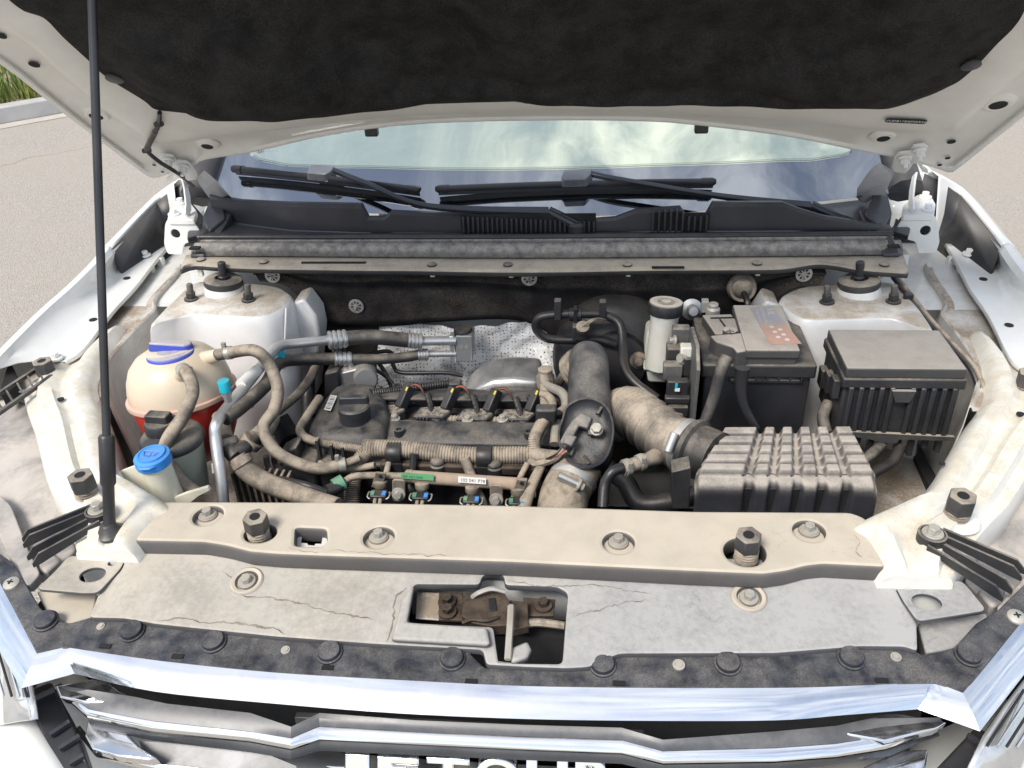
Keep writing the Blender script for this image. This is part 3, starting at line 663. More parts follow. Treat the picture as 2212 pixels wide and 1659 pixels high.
# grommet with cable
g = P(1604, 628, y=1.488)
MB().lathe(g+V((0, .012, 0)), (0, -1, .25), [(.028, 0), (.027, .006), (.024, .012), (.019, .010), (.012, .018), (.006, .020)], 24).build('grommet', RUBD, fw)
MB().tube([g, g+V((.006, -.03, -.012)), g+V((.004, -.036, -.05)), g+V((.002, -.03, -.09))], .006, 8, 6).build('grommet_cable', RUBK, fw)
# crumpled foil heat shield
def foilmat():
    mt, b = mat_('perforated_foil'); g_ = N('ShaderNodeNewGeometry'); pos = g_.outputs['Position']
    mp = N('ShaderNodeMapping'); mp.inputs['Scale'].default_value = (1, .0, 1); L(pos, mp.inputs[0])
    vo = N('ShaderNodeTexVoronoi'); vo.inputs['Scale'].default_value = 135; vo.inputs['Randomness'].default_value = .25; L(mp.outputs[0], vo.inputs['Vector'])
    hole = mrange(vo.outputs['Distance'], .16, .24, 1, 0)
    base = mixc(mrange(nzt(9, 5, .65, pos), .42, .68), (.92, .915, .90), (.74, .71, .66))
    L(mixc(hole, base, (.06, .05, .045)), b.inputs['Base Color']); b.inputs['Metallic'].default_value = .12
    L(mrange(nzt(40, 3, .6, pos), .3, .7, .28, .5, False), b.inputs['Roughness'])
    bp = N('ShaderNodeBump'); bp.inputs['Strength'].default_value = .9; bp.inputs['Distance'].default_value = .008
    L(nzt(38, 5, .6, pos, .8), bp.inputs['Height']); L(bp.outputs[0], b.inputs['Normal'])
    return mt
FOIL = foilmat()
rows = []
for i in range(25):
    t = i/24; row = []
    for j in range(49):
        u = j/48; q = P(818+442*u, 692+8*math.sin(u*5)+(168+10*u)*t, y=1.515)
        d = .05*max(0, t-.35)**1.3+.016*noise.noise(q*11)+.020*abs(noise.noise(q*17+V((3, 0, 0))))+.010*abs(noise.noise(q*38))
        for px, py, r_, h in ((1000, 745, .05, .012), (1182, 790, .04, .02)):
            c = P(px, py, y=1.515); d += h*math.exp(-(((q-c).length)/r_)**4)
        row.append(q+V((0, -d, 0)))
    rows.append(row)
MB().loft(rows).build('foil_heat_shield', FOIL, fw, ang=180, sub=1)
q = [P(x, y, y=1.512) for x, y in ((672, 700), (818, 700), (830, 852), (675, 852))]
MB().prism(q, (0, .01, 0)).build('bulkhead_pad', FELT, fw)
q = [P(x, y, y=1.520) for x, y in ((1232, 690), (1700, 690), (1700, 1000), (1240, 1000))]
MB().prism(q, (0, .01, 0)).build('bulkhead_pad', FELT, fw)
# ------------------------------------------------------------------ front panels
rc = empty('radiator_cover', (0, .84, .917), parent=car)
co = [(352, 1082), (700, 1083), (1100, 1090), (1500, 1103), (1836, 1105), (1862, 1114), (1886, 1131), (1914, 1224), (1780, 1217), (1742, 1221), (1700, 1232), (1650, 1239), (1500, 1233), (1100, 1213), (700, 1200), (600, 1196), (540, 1191), (490, 1178), (440, 1170), (289, 1167)]
zc = .945
bpos = [(449, 1113), (818, 1160), (1336, 1171), (1748, 1146)]
holes = [circ(P(x, y, z=zc), UP, .0195, 24) for x, y in bpos]
holes += [circ(P(562, 1151, z=zc), UP, .021, 28, .85), circ(P(1609, 1191, z=zc), UP, .025, 28)]
holes.append(rnd([P(x, y, z=zc) for x, y in ((638, 1139), (704, 1142), (706, 1168), (695, 1179), (636, 1178))], .006))
plate('cover_panel', rnd([P(x, y, z=zc) for x, y in co], .006, 3), COVER, rc, holes=holes, th=.026, bev=.0045)
bpy.data.objects['cover_panel'].location.z -= .0
for x, y in bpos:
    p = P(x, y, z=zc-.009); MB().lathe(p, UP, [(.024, -.003), (.020, -.001), (.0135, -.0015), (.0125, .001), (.006, .001), (0, .001)], 28).build('bolt_dish', COVER, rc); bolt(p+V((0, 0, .001)), .0068, rc, STEEL)
q = [P(x, y, z=zc-.016) for x, y in ((630, 1134), (715, 1136), (715, 1185), (628, 1184))]
hq = [P(x, y, z=zc-.016) for x, y in ((653, 1150), (672, 1151), (674, 1147), (690, 1148), (692, 1152), (698, 1152), (694, 1174), (681, 1174), (679, 1178), (666, 1177), (664, 1173), (650, 1172))]
plate('lock_opening_rim', q, WHITED, rc, holes=[hq], th=.003, bev=.0008)
q = [P(x, y, z=zc+.0005) for x, y in ((712, 1128), (764, 1129), (722, 1192), (704, 1190))]
def bump_stop(x, y, z, r=.0165, h=.034, parent=rc):
    p = P(x, y, z=z); ax = V((random.uniform(-.06, .06), random.uniform(-.08, .02), 1)).normalized(); bs = empty('bump_stop', p, parent=parent) if parent is car else None
    par = bs or parent
    MB().lathe(p-ax*.004, ax, [(r*.95, 0)]+[(r*(.80 if i % 2 else .90), .003+i*.0022) for i in range(8)]+[(r*.7, .022)], 18).build('threaded_stem', RUBD, par)
    u, w, a = frame(ax); t = random.uniform(.1, .5); hx = [p+ax*.014+(u*math.cos(t+i*math.pi/3)+w*math.sin(t+i*math.pi/3))*r for i in range(6)]
    n1 = MB(); n1.prism(hx, ax*(h-.012), .98); n1.build('rubber_head', BLKH if z < .96 else BLKD, par, ang=25, bev=.0015)
    MB().lathe(p+ax*(h+.0005), ax, [(r*.42, 0), (r*.42, .0016), (r*.36, .0016), (0, .0016)], 16).build('socket', DARK, par)
for x, y, z in ((560, 1158, .935), (1612, 1200, .935)): bump_stop(x, y, z)
for x, y, z in ((106, 820, .938), (190, 1072, .950), (2064, 1118, .950), (2214, 848, .940)): bump_stop(x, y, z, .0175, .036, car)
for x, y, r in ((190, 1076, .030), (2064, 1122, .030)):
    MB().lathe(P(x, y, z=.946), UP, [(r, 0), (r*.92, .004), (r*.7, .006), (0, .006)], 24).build('stop_pad', WHITED, car)
# lower cover
lp = empty('grille_cover', (0, .73, .89), parent=car)
LP0, LN = V((0, .80, .921)), V((0, -.155, 1)).normalized()
lo = [(300, 1182), (268, 1214), (262, 1230), (212, 1282), (205, 1300), (192, 1334), (269, 1336), (336, 1348), (594, 1375), (809, 1391), (1042, 1404), (1050, 1436), (1140, 1441), (1225, 1444), (1273, 1441), (1300, 1426), (1340, 1412), (1674, 1411), (1860, 1396), (1954, 1397), (1983, 1407), (1981, 1345), (1950, 1300), (1926, 1252), (1900, 1212), (1100, 1195)]
lh = [(894, 1262), (1037, 1263), (1042, 1243), (1066, 1238), (1088, 1243), (1090, 1264), (1203, 1268), (1226, 1281), (1214, 1433), (1077, 1431), (1066, 1353), (884, 1345), (881, 1329)]
holes = [rnd([PP(x, y, LP0, LN) for x, y in lh], .006)]+[circ(PP(x, y, LP0, LN), LN, .016, 24) for x, y in ((533, 1255), (1618, 1290))]
plate('cover_panel', rnd([PP(x, y, LP0, LN) for x, y in lo], .005, 3), COVER2, lp, holes=holes, th=.012, bev=.003)
for x, y in ((533, 1255), (1618, 1290)):
    p = PP(x, y, LP0, LN); MB().lathe(p-LN*.008, LN, [(.024, 0), (.0225, .0075), (.019, .0105), (.015, .009), (.013, .004), (0, .004)], 28).build('bolt_dish', COVER, lp); bolt(p-LN*.001, .0068, lp, STEEL, ax=LN)
DIRT = M('dried_mud_streak', (.20, .17, .135), .9, var=.4, ns=60)
def streak(pts, w, p0, nn, parent, seed=1):
    r_ = random.Random(seed); d = resample(cr([PP(x, y, p0, nn) for x, y in pts], 8), 90); L_a, R_a = [], []
    for i, q in enumerate(d):
        t = (d[min(i+1, 89)]-d[max(i-1, 0)]).normalized(); sd_ = nn.cross(t); q = q+sd_*(.0030*noise.noise(q*70)+.0020*noise.noise(q*230))
        ww = .6*w*(.2+.8*abs(noise.noise(q*55+V((seed, 0, 0))))*2)*min(1, i/8, (89-i)/8); L_a.append(q+sd_*ww); R_a.append(q-sd_*ww)
    MB().loft([L_a, R_a]).build('dirt_streak', DIRT, parent, ang=0)
TP0 = LP0+LN*.0006
for k_, (pts, w) in enumerate((([(480, 1232), (500, 1250), (515, 1278), (560, 1290), (640, 1300), (700, 1318), (760, 1332), (812, 1338)], .0022), ([(545, 1265), (600, 1266), (660, 1278), (720, 1300)], .0012), ([(1092, 1252), (1140, 1262), (1200, 1266), (1300, 1265), (1350, 1275), (1410, 1282)], .0011), ([(1235, 1330), (1290, 1318), (1330, 1305), (1400, 1296)], .0016), ([(1330, 1250), (1420, 1268), (1520, 1264), (1528, 1290)], .0009), ([(1480, 1308), (1485, 1340), (1530, 1360), (1520, 1390)], .0007), ([(340, 1342), (400, 1336), (450, 1346), (540, 1350), (620, 1368)], .0028), ([(880, 1268), (855, 1290), (850, 1330), (838, 1388)], .0030), ([(240, 1330), (300, 1328), (380, 1334)], .0012), ([(1560, 1300), (1600, 1312), (1650, 1316)], .0008))):
    if k_ in (0, 2, 3, 6, 7): streak(pts, w, TP0, LN, lp, k_)
for k_, (pts, w) in enumerate((([(1838, 1152), (1858, 1172), (1850, 1190), (1862, 1205)], .0008), ([(700, 1188), (760, 1192), (860, 1196), (980, 1200)], .0009), ([(620, 1182), (640, 1190), (690, 1192)], .0008))):
    streak(pts, w, V((0, 0, zc+.0006)), UP, rc, 20+k_)
# raised rim round the latch opening
rim = [PP(x, y, LP0+LN*.002, LN) for x, y in ((845, 1390), (862, 1330), (868, 1300), (880, 1284), (896, 1270), (885, 1330), (880, 1350), (900, 1352), (1055, 1362), (1062, 1400), (1050, 1402))]
MB().prism(rim, LN*.008, .985).build('raised_rim', COVER2, lp, bev=.004, seg=3)
for sg, ol, hl in ((-1, [(148, 1200), (272, 1203), (262, 1226), (212, 1280), (180, 1281), (78, 1272), (120, 1232)], ((200, 1241, .0165), (243, 1216, .006))), (1, [(1925, 1250), (2078, 1254), (2095, 1272), (2132, 1318), (2060, 1330), (1982, 1342), (1952, 1300)], ((2002, 1300, .0165), (1960, 1270, .006)))):
    w = plate('corner_plate', rnd([P(x, y, z=.918) for x, y in ol], .008), COVER2, lp, holes=[circ(P(x, y, z=.918), UP, r, 24, .8) for x, y, r in hl], th=.005, bev=.0015)
    lo2 = [(78, 1275), (212, 1283), (200, 1335), (150, 1348), (110, 1338)] if sg < 0 else [(1982, 1345), (2132, 1322), (2140, 1345), (2060, 1400), (2000, 1410)]
    MB().prism([P(x, y, z=.890) for x, y in lo2], (0, 0, -.02)).build('corner_filler', COVER if sg < 0 else COVER2, lp, bev=.003)
    # grey hump from corner plate down to the strip
    a, b = [PP(x, y, V((0, .7, .905)), LN) for x, y in (((90, 1280), (205, 1330)) if sg < 0 else ((2130, 1325), (1990, 1400)))]
# black strip in front with push clips
sp = empty('bumper_strip', (0, .67, .87), parent=car)
SP0 = V((0, .69, .896))
so_ = [(-30, 1175), (-30, 1200), (80, 1414), (142, 1401), (349, 1430), (594, 1455), (862, 1471), (1134, 1484), (1674, 1488), (1833, 1484), (2018, 1475), (2080, 1500), (2240, 1300), (2225, 1250), (2155, 1318), (2110, 1345), (2062, 1398), (2000, 1416), (1954, 1398), (1860, 1385), (1674, 1400), (1340, 1402), (1232, 1449), (1046, 1442), (1000, 1396), (809, 1380), (594, 1362), (336, 1338), (200, 1332), (150, 1346), (118, 1339), (85, 1312), (58, 1265), (28, 1215)]
plate('strip_panel', rnd([PP(x, y, SP0, LN) for x, y in so_], .003, 2), STRIP, sp, th=.008, bev=.0015)
for x, y in ((100, 1343), (286, 1365), (462, 1388), (712, 1411), (977, 1425), (1302, 1438), (1572, 1435), (1838, 1423), (2092, 1416)):
    p = PP(x, y, SP0, LN); c_ = MB().lathe(p, LN, [(.0155, 0), (.0155, .0025), (.0135, .003), (.0132, .0065), (.0125, .0075), (.004, .0085), (0, .0082)], 28).build('push_clip', STRIP, sp)
for x, y, r in ((218, 1354, .005), (617, 1405, .0055), (1466, 1437, .007), (1935, 1420, .006)):
    MB().lathe(PP(x, y, SP0, LN), LN, [(r, 0), (r, .0015), (r*.7, .0015), (r*.6, .003), (0, .003)], 18).build('rivet', STEEL, sp)
for x, y in ((25, 1261), (2195, 1333)):
    p = PP(x, y, SP0, LN); sc = MB().lathe(p, LN, [(.0105, 0), (.010, .002), (.006, .0042), (0, .0047)], 20).build('screw_head', STEEL, sp)
    b = MB(); b.box(p+LN*.0046, (.008, .0018, .001)); b.box(p+LN*.0046, (.0018, .008, .0012)); b.build('screw_slot', DARK, sp)
for x, y in ((228, 1398), (384, 1420), (708, 1444), (1018, 1474), (1337, 1478), (1905, 1472)):
    MB().box(PP(x, y-2, SP0+LN*.0005, LN), (.014, .006, .002)).build('strip_notch', DARK, sp)
# ------------------------------------------------------------------ grille
gr = empty('grille', (0, .64, .70), parent=car)
pairs = [((-60, 1140), (-75, 1240)), ((0, 1260), (-14, 1384)), ((80, 1412), (46, 1487)), ((141, 1398), (161, 1455)), ((349, 1428), (335, 1494)), ((594, 1453), (594, 1520)), ((862, 1469), (862, 1541)), ((1134, 1482), (1134, 1553)), ((1400, 1486), (1400, 1557)), ((1674, 1486), (1674, 1556)), ((1833, 1482), (1820, 1545)), ((2018, 1473), (1983, 1532)), ((2080, 1497), (2117, 1580)), ((2212, 1338), (2214, 1455)), ((2275, 1262), (2290, 1370))]
def ribbon(pairs, zt, zb, name, mat, parent, bulge=.0022, lip=.012, sub=3, ang=22, smooth=None):
    rows = []
    if smooth:
        i0, i1 = smooth; a_ = cr([V((*p[0], 0)) for p in pairs[i0:i1+1]], 5); b_ = cr([V((*p[1], 0)) for p in pairs[i0:i1+1]], 5)
        pairs = pairs[:i0]+[((p.x, p.y), (q.x, q.y)) for p, q in zip(a_, b_)]+pairs[i1+1:]
    for (a, b), nx in zip(pairs, pairs[1:]+[None]):
        A, B = P(*a, z=zt), P(*b, z=zb); steps = [(A, B)]
        if nx:
            A2, B2 = P(*nx[0], z=zt), P(*nx[1], z=zb); steps = [(lerp(A, A2, i/sub), lerp(B, B2, i/sub)) for i in range(sub)]
        for A, B in steps:
            nrm = V((0, -1, .9)).normalized(); row = [A+V((0, .004, -lip)), A+V((0, .001, -.001))]
            for i in range(7):
                t = i/6; row.append(lerp(A, B, t)+nrm*bulge*math.sin(math.pi*t))
            row += [B+V((0, .001, -.001)), B+V((0, .010, -lip*.6))]; rows.append(row)
    return MB().loft(rows).build(name, mat, parent, ang=ang)
ribbon(pairs, .892, .874, 'chrome_bar', CHROME, gr, smooth=(3, 11))
SAT = M('satin_dark_trim', (.06, .065, .075), .25, metal=.35, dust=.2, film=.04, dcol=(.34, .32, .30), var=.15)
s1 = [((118, 1480), (124, 1494)), ((190, 1531), (190, 1552)), ((330, 1556), (330, 1580)), ((540, 1579), (540, 1601)), ((629, 1593), (629, 1618)), ((690, 1567), (690, 1597)), ((900, 1580), (900, 1608)), ((1134, 1590), (1134, 1619)), ((1343, 1597), (1343, 1627)), ((1432, 1621), (1432, 1649)), ((1674, 1614), (1674, 1645)), ((1806, 1605), (1806, 1635)), ((1913, 1588), (1913, 1618)), ((2036, 1560), (2030, 1578))]
ribbon(s1, .836, .827, 'louvre_chrome', CHROME, gr, .002)
lv = [((140, 1482), (118, 1481)), ((290, 1505), (190, 1532)), ((360, 1520), (330, 1557)), ((540, 1540), (540, 1580)), ((629, 1570), (629, 1594)), ((690, 1540), (690, 1568)), ((900, 1556), (900, 1581)), ((1134, 1566), (1134, 1591)), ((1343, 1572), (1343, 1598)), ((1432, 1598), (1432, 1622)), ((1674, 1580), (1674, 1615)), ((1806, 1568), (1806, 1606)), ((1880, 1552), (1913, 1589)), ((2030, 1550), (2036, 1561))]
ribbon(lv, .846, .837, 'louvre_top', SAT, gr, .001)
lv2 = [((190, 1556), (200, 1572)), ((330, 1584), (330, 1600)), ((540, 1604), (540, 1625)), ((629, 1621), (629, 1640)), ((690, 1600), (690, 1622)), ((1134, 1622), (1134, 1642)), ((1343, 1630), (1343, 1650)), ((1432, 1652), (1432, 1672)), ((1674, 1648), (1674, 1668)), ((1806, 1638), (1806, 1652)), ((1913, 1621), (1920, 1634)), ((2025, 1581), (2030, 1590))]
ribbon(lv2, .818, .806, 'louvre_underside', SAT, gr, .001)
MB().box((0, .74, .72), (1.06, .02, .30)).build('grille_backing', DARK, gr)
for fg, z in (([(118, 1482), (204, 1465), (234, 1471), (258, 1490), (303, 1513), (286, 1519), (183, 1518), (129, 1506)], .842), ([(1814, 1580), (1897, 1540), (1938, 1538), (2048, 1560), (2024, 1574), (1913, 1602), (1833, 1588)], .842), ([(188, 1554), (271, 1581), (300, 1612), (338, 1636), (320, 1642), (250, 1634), (199, 1619), (182, 1590)], .81), ([(1865, 1656), (1950, 1620), (2007, 1618), (2000, 1660), (1940, 1690), (1880, 1680)], .80)):
    q = [P(x, y, z=z) for x, y in fg]; MB().prism(q, (0, .006, -.02), 1.0).build('chrome_fang', CHROME, gr, bev=.0025, seg=2)
s2 = [((150, 1560), (160, 1574)), ((200, 1622), (210, 1636)), ((336, 1650), (336, 1668)), ((540, 1672), (540, 1690)), ((700, 1700), (700, 1715))]
ribbon(s2, .79, .78, 'louvre_chrome', CHROME, gr, .002)
MB().loft([[P(x, y, z=.795) for x, y in ((300, 1600), (560, 1622), (640, 1655))], [P(x, y, z=.780) for x, y in ((320, 1660), (540, 1680), (640, 1700))]]).build('louvre_top', SAT, gr)
# name lettering on a dark plate
a, b = P(700, 1648, y=.640), P(1335, 1655, y=.640)
MB().box(((a.x+b.x)/2, .656, .775), (b.x-a.x+.06, .01, .05)).build('badge_plate', SAT, gr, bev=.002)
xs_ = [705, 816, 922, 1030, 1137, 1243]; wd_ = [94, 90, 92, 88, 90, 88]
for ch, x0, w_ in zip('JETOUR', xs_, wd_):
    cu = bpy.data.curves.new('t', 'FONT'); cu.body = ch; cu.size = .040; cu.extrude = .004; cu.bevel_depth = .0008; cu.offset = .0007
    ob = bpy.data.objects.new('t', cu); me = bpy.data.meshes.new_from_object(ob); bpy.data.objects.remove(ob)
    xs1 = [v.co.x for v in me.vertices]; ys1 = [v.co.y for v in me.vertices]; A = P(x0, 1630, y=.643); B = P(x0+w_, 1630, y=.643)
    sx_ = (B.x-A.x)/(max(xs1)-min(xs1)); hgt = .028; x00, y1 = min(xs1), max(ys1); sy = hgt/(y1-min(ys1))
    ztop = P(x0+w_/2, 1624 if ch == 'J' else 1632+ (x0-816)*.012, y=.643).z
    for v in me.vertices:
        x, y, z = v.co; v.co = ((x-x00)*sx_, .0-z+(y-y1)*sy*.55, (y-y1)*sy-z*.45)
    bm = bmesh.new(); bm.from_mesh(me); bmesh.ops.recalc_face_normals(bm, faces=bm.faces); bm.to_mesh(me); bm.free()
    finish(me, 'letter', CHROME, gr, 30, loc=V((A.x, .645, ztop)))
# ------------------------------------------------------------------ headlights, lamp covers and bumper corners
HLG = M('lamp_housing_grey', (.12, .12, .125), .55, dust=.75, film=.12, up=(.2, .9), var=.2, dcol=(.44, .40, .36), ns=9)
LENS = M('lamp_lens', (.55, .56, .56), .08, metal=.6, coat=.8, var=.2)
for sg in (-1, 1):
    mm = (lambda p: p) if sg < 0 else mir
    hl = empty('headlight', mm(V((-.66, .9, .78))), parent=car)
    rows = []
    for (ix, iy), zz in (((30, 862), .905), ((62, 880), .905), ((85, 950), .90), ((110, 1040), .895), ((140, 1115), .89), ((165, 1180), .885), ((150, 1215), .880)):
        I = P(ix, iy, z=zz); rows.append([mm(I+V((.03, 0, -.02))), mm(I+V((-.006, 0, 0))), mm(I+V((-.05, -.01, -.006))), mm(I+V((-.11, -.03, -.022))), mm(I+V((-.17, -.05, -.06)))])
    d_ = list(zip(*[cr([r[j] for r in rows], 3) for j in range(5)]))
    MB().loft([list(r) for r in d_]).build('lamp_housing', HLG, hl, ang=60, solid=.003)
    for pts, z in (([(0, 1068), (24, 1092), (62, 1190), (88, 1240), (60, 1268), (26, 1220), (0, 1160), (-40, 1060)], .905), ([(40, 1150), (140, 1110), (165, 1188), (120, 1225), (88, 1238)], .893)):
        MB().prism(rnd([mm(P(x, y, z=z)) for x, y in pts], .01), (0, 0, -.014)).build('housing_flange', HLG, hl, bev=.004, seg=3)
    q = [mm(P(x, y, z=.875)) for x, y in ((92, 1225), (118, 1212), (150, 1235), (110, 1272), (90, 1262))]
    MB().prism(q, (0, 0, .025), .8).build('lamp_connector', HLG, hl, bev=.004)
    # lens seen outside the chrome arm
    rows = []
    for (x, y), (x2, y2) in (((2216, 1462), (2330, 1390)), ((2168, 1525), (2300, 1470)), ((2122, 1590), (2260, 1560)), ((2090, 1660), (2220, 1690))):
        A, B = P(x, y, z=.845), P(x2, y2, z=.80); rows.append([mm(mir(lerp(A, B, t))+V((0, -.004*math.sin(t*3), .006*math.sin(t*3)))) for t in (0, .15, .4, .7, 1)])
    MB().loft(rows).build('lens', LENS, hl, ang=60, solid=.003)
    for k_ in range(4):
        A, B = P(2205-22*k_, 1490+30*k_, z=.85), P(2225-22*k_, 1500+30*k_, z=.85)
    for k_ in range(5):
        o_ = V((.006+.010*k_, 0, 0)); a, b = P(2200, 1490, z=.848)+o_, P(2120, 1610, z=.846)+o_
        MB().tube([mm(mir(a)), mm(mir(b))], .0016, 6, 3).build('lens_rib', CHROME if k_ % 2 else INK, hl)
    # white bumper corner
    rows = []
    for (x, y) in ((-60, 1380), (-20, 1440), (28, 1500), (70, 1560), (110, 1620), (160, 1700)):
        A = P(x, y, z=.80); rows.append([mm(A+V((.01, .01, -.02))), mm(A), mm(A+V((-.012, -.006, .004))), mm(A+V((-.06, -.02, -.012))), mm(A+V((-.16, -.02, -.06))), mm(A+V((-.26, .03, -.16)))])
    d_ = list(zip(*[cr([r[j] for r in rows], 3) for j in range(6)]))
    MB().loft([list(r) for r in d_]).build('bumper_corner', WHITE, hl, ang=60, solid=.002)
    # dark vent beside the louvres with ribs
    q = [mm(P(x, y, z=.80)) for x, y in ((55, 1490), (110, 1470), (160, 1560), (200, 1680), (120, 1680))]
    MB().prism(q, (0, .0, -.05)).build('side_vent', BLKC, hl, bev=.004)
    for a, b in (((70, 1512), (118, 1490)), ((108, 1588), (150, 1560)), ((128, 1618), (172, 1590)), ((150, 1650), (180, 1632))):
        A, B = mm(P(*a, z=.806)), mm(P(*b, z=.806)); MB().tube([A, B], .004, 5, 2).build('vent_rib', BLKC, hl)
    # ribbed fan bracket bolted to the side rail
    fbk = empty('fan_bracket', mm(V((-.60, .87, .93))), parent=car)
    c = mm(P(211, 1101, z=.962))
    MB().lathe(c-V((0, 0, .012)), UP, [(.017, 0), (.017, .012), (.0145, .0125), (.0145, .009), (.011, .009), (.011, .0125), (0, .0125)], 26).build('bracket_ring', BLKD, fbk); bolt(c, .0075, fbk, STEEL)
    for (a, e) in (((196, 1090), (42, 1150)), ((200, 1100), (44, 1163)), ((204, 1112), (52, 1190)), ((214, 1124), (64, 1205))):
        A, B = mm(P(*a, z=.960)), mm(P(*e, z=.935)); d = (B-A).normalized(); s_ = d.cross(UP).normalized()*.0018
        m_ = lerp(A, B, .88)
        MB().add([A-s_, A+s_, A+s_-V((0, 0, .008)), A-s_-V((0, 0, .008)), m_-s_, m_+s_, m_+s_-V((0, 0, .016)), m_-s_-V((0, 0, .016)), B-s_-V((0, 0, .010)), B+s_-V((0, 0, .010)), B+s_-V((0, 0, .016)), B-s_-V((0, 0, .016))], [(0, 1, 5, 4), (1, 2, 6, 5), (2, 3, 7, 6), (3, 0, 4, 7), (4, 5, 9, 8), (5, 6, 10, 9), (6, 7, 11, 10), (7, 4, 8, 11), (0, 3, 2, 1), (8, 9, 10, 11)]).build('fin', BLKD, fbk, ang=25)
    # lattice bracket at the lamp's rear corner
    lt = empty('lamp_bracket', mm(V((-.85, 1.14, .93))), parent=car)
    a, b, c2, d2 = [mm(P(x, y, z=.955)) for x, y in ((-20, 862), (118, 772), (-20, 905), (112, 812))]
    for s_, e_ in ((a, b), (c2, d2)): MB().tube([s_, e_], .0045, 4, 3).build('bracket_bar', BLKD, lt, ang=20)
    for i in range(6):
        t = i/6+.05; MB().tube([lerp(a, b, t), lerp(c2, d2, t+.14)], .002, 4, 2).build('lattice_strut', BLKD, lt, ang=20)
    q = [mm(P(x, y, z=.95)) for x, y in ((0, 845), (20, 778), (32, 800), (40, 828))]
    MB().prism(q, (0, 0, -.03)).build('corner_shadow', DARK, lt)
rows = []
for z, o_ in ((.675, .09), (.668, .03), (.64, .0), (.58, -.02), (.50, -.03), (.40, -.02), (.30, .0), (.24, .04)):
    rows.append([V((x, .60+o_+.34*abs(x/.90)**3.2, z)) for x in [-.90+1.8*i/40 for i in range(41)]])
MB().loft(rows).build('bumper_cover', WHITE, car, ang=60, solid=.003)
rows = [[V((x, .585+.34*abs(x/.90)**3.2, z)) for x in [-.46+.92*i/20 for i in range(21)]] for z in (.58, .42)]
MB().loft(rows).build('lower_intake', DARK, car, ang=60, solid=.01)
for sg in (-1, 1):
    for wy in (1.50, 4.15):
        wh_ = empty('wheel', (sg*.80, wy, 0), parent=car)
        MB().lathe(V((sg*.70, wy, .345)), (sg, 0, 0), [(.23, 0), (.31, .005), (.343, .03), (.345, .18), (.31, .215), (.24, .22)], 40).build('tyre', RUBK, wh_)
        MB().lathe(V((sg*.72, wy, .345)), (sg, 0, 0), [(.06, .0), (.22, .02), (.23, .19), (.21, .185), (.08, .15), (.05, .17), (0, .17)], 40).build('rim', ALU, wh_)
    MB().loft([[V((sg*(.955), y, z)) for y in (1.95, 2.0, 3.0, 3.9)] for z in (.30, .98)]).build('body_side', WHITE, car, solid=.004)
# ------------------------------------------------------------------ latch in the opening, radiator behind it
la = empty('hood_latch', (0, .74, .86), parent=car)
def lq(pts, z, th, name, mat=RUST, bev=.001, z2=None):
    q = [P(x, y, z=z) for x, y in pts]; return MB().prism(q, (0, 0, -th)).build(name, mat, la, bev=bev)
q = [P(x, y, y=.800) for x, y in ((890, 1250), (1230, 1258), (1224, 1340), (890, 1345))]
MB().prism(q, (0, .006, 0)).build('cross_member', WHITEB, la)
lq([(948, 1278), (1000, 1280), (1002, 1340), (948, 1338)], .893, .004, 'mounting_ear')
lq([(1130, 1290), (1200, 1294), (1196, 1330), (1132, 1330)], .893, .004, 'mounting_ear')
lq([(900, 1278), (950, 1280), (948, 1338), (898, 1334)], .892, .003, 'side_plate', APRM)
for x, y in ((966, 1300), (967, 1322), (1174, 1308)): bolt(P(x, y, z=.895), .0068, la, RUST)
lq([(1000, 1292), (1012, 1278), (1040, 1275), (1060, 1268), (1086, 1275), (1102, 1300), (1100, 1350), (1060, 1352), (1020, 1345), (998, 1330)], .908, .016, 'latch_housing')
lq([(1100, 1296), (1140, 1300), (1142, 1352), (1108, 1360)], .902, .012, 'latch_cheek')
lq([(1055, 1292), (1070, 1290), (1074, 1318), (1058, 1320)], .910, .002, 'claw_slot', DARK)
MB().tube([P(1000, 1345, z=.905), P(1020, 1338, z=.912), P(1050, 1340, z=.913), P(1075, 1332, z=.912)], .0025, 6).build('spring_wire', RUST, la)
MB().tube([P(1020, 1290, z=.91), P(1035, 1280, z=.918), P(1062, 1272, z=.920), P(1090, 1278, z=.915)], .003, 6).build('spring_wire', STEEL, la)
MB().tube([P(1104, 1310, z=.918), P(1102, 1350, z=.918), P(1097, 1425, z=.905)], .0042, 6).build('safety_lever', STEEL, la)
lq([(1102, 1398), (1140, 1382), (1148, 1400), (1140, 1418), (1104, 1430)], .905, .012, 'lever_pad', COVER2, .004)
MB().tube([P(1130, 1350, z=.895), P(1160, 1345, z=.895), P(1220, 1352, z=.895)], .005, 8).build('release_cable', RUBD, la)
rd = empty('radiator', (0, .78, .60), parent=car)
MB().box((.03, .772, .74), (.50, .03, .20)).build('radiator_core', DARK, rd)
for i in range(9):
    MB().box((.03, .754, .838-.016*i), (.48, .012, .003)).build('radiator_fin', RUBD, rd)
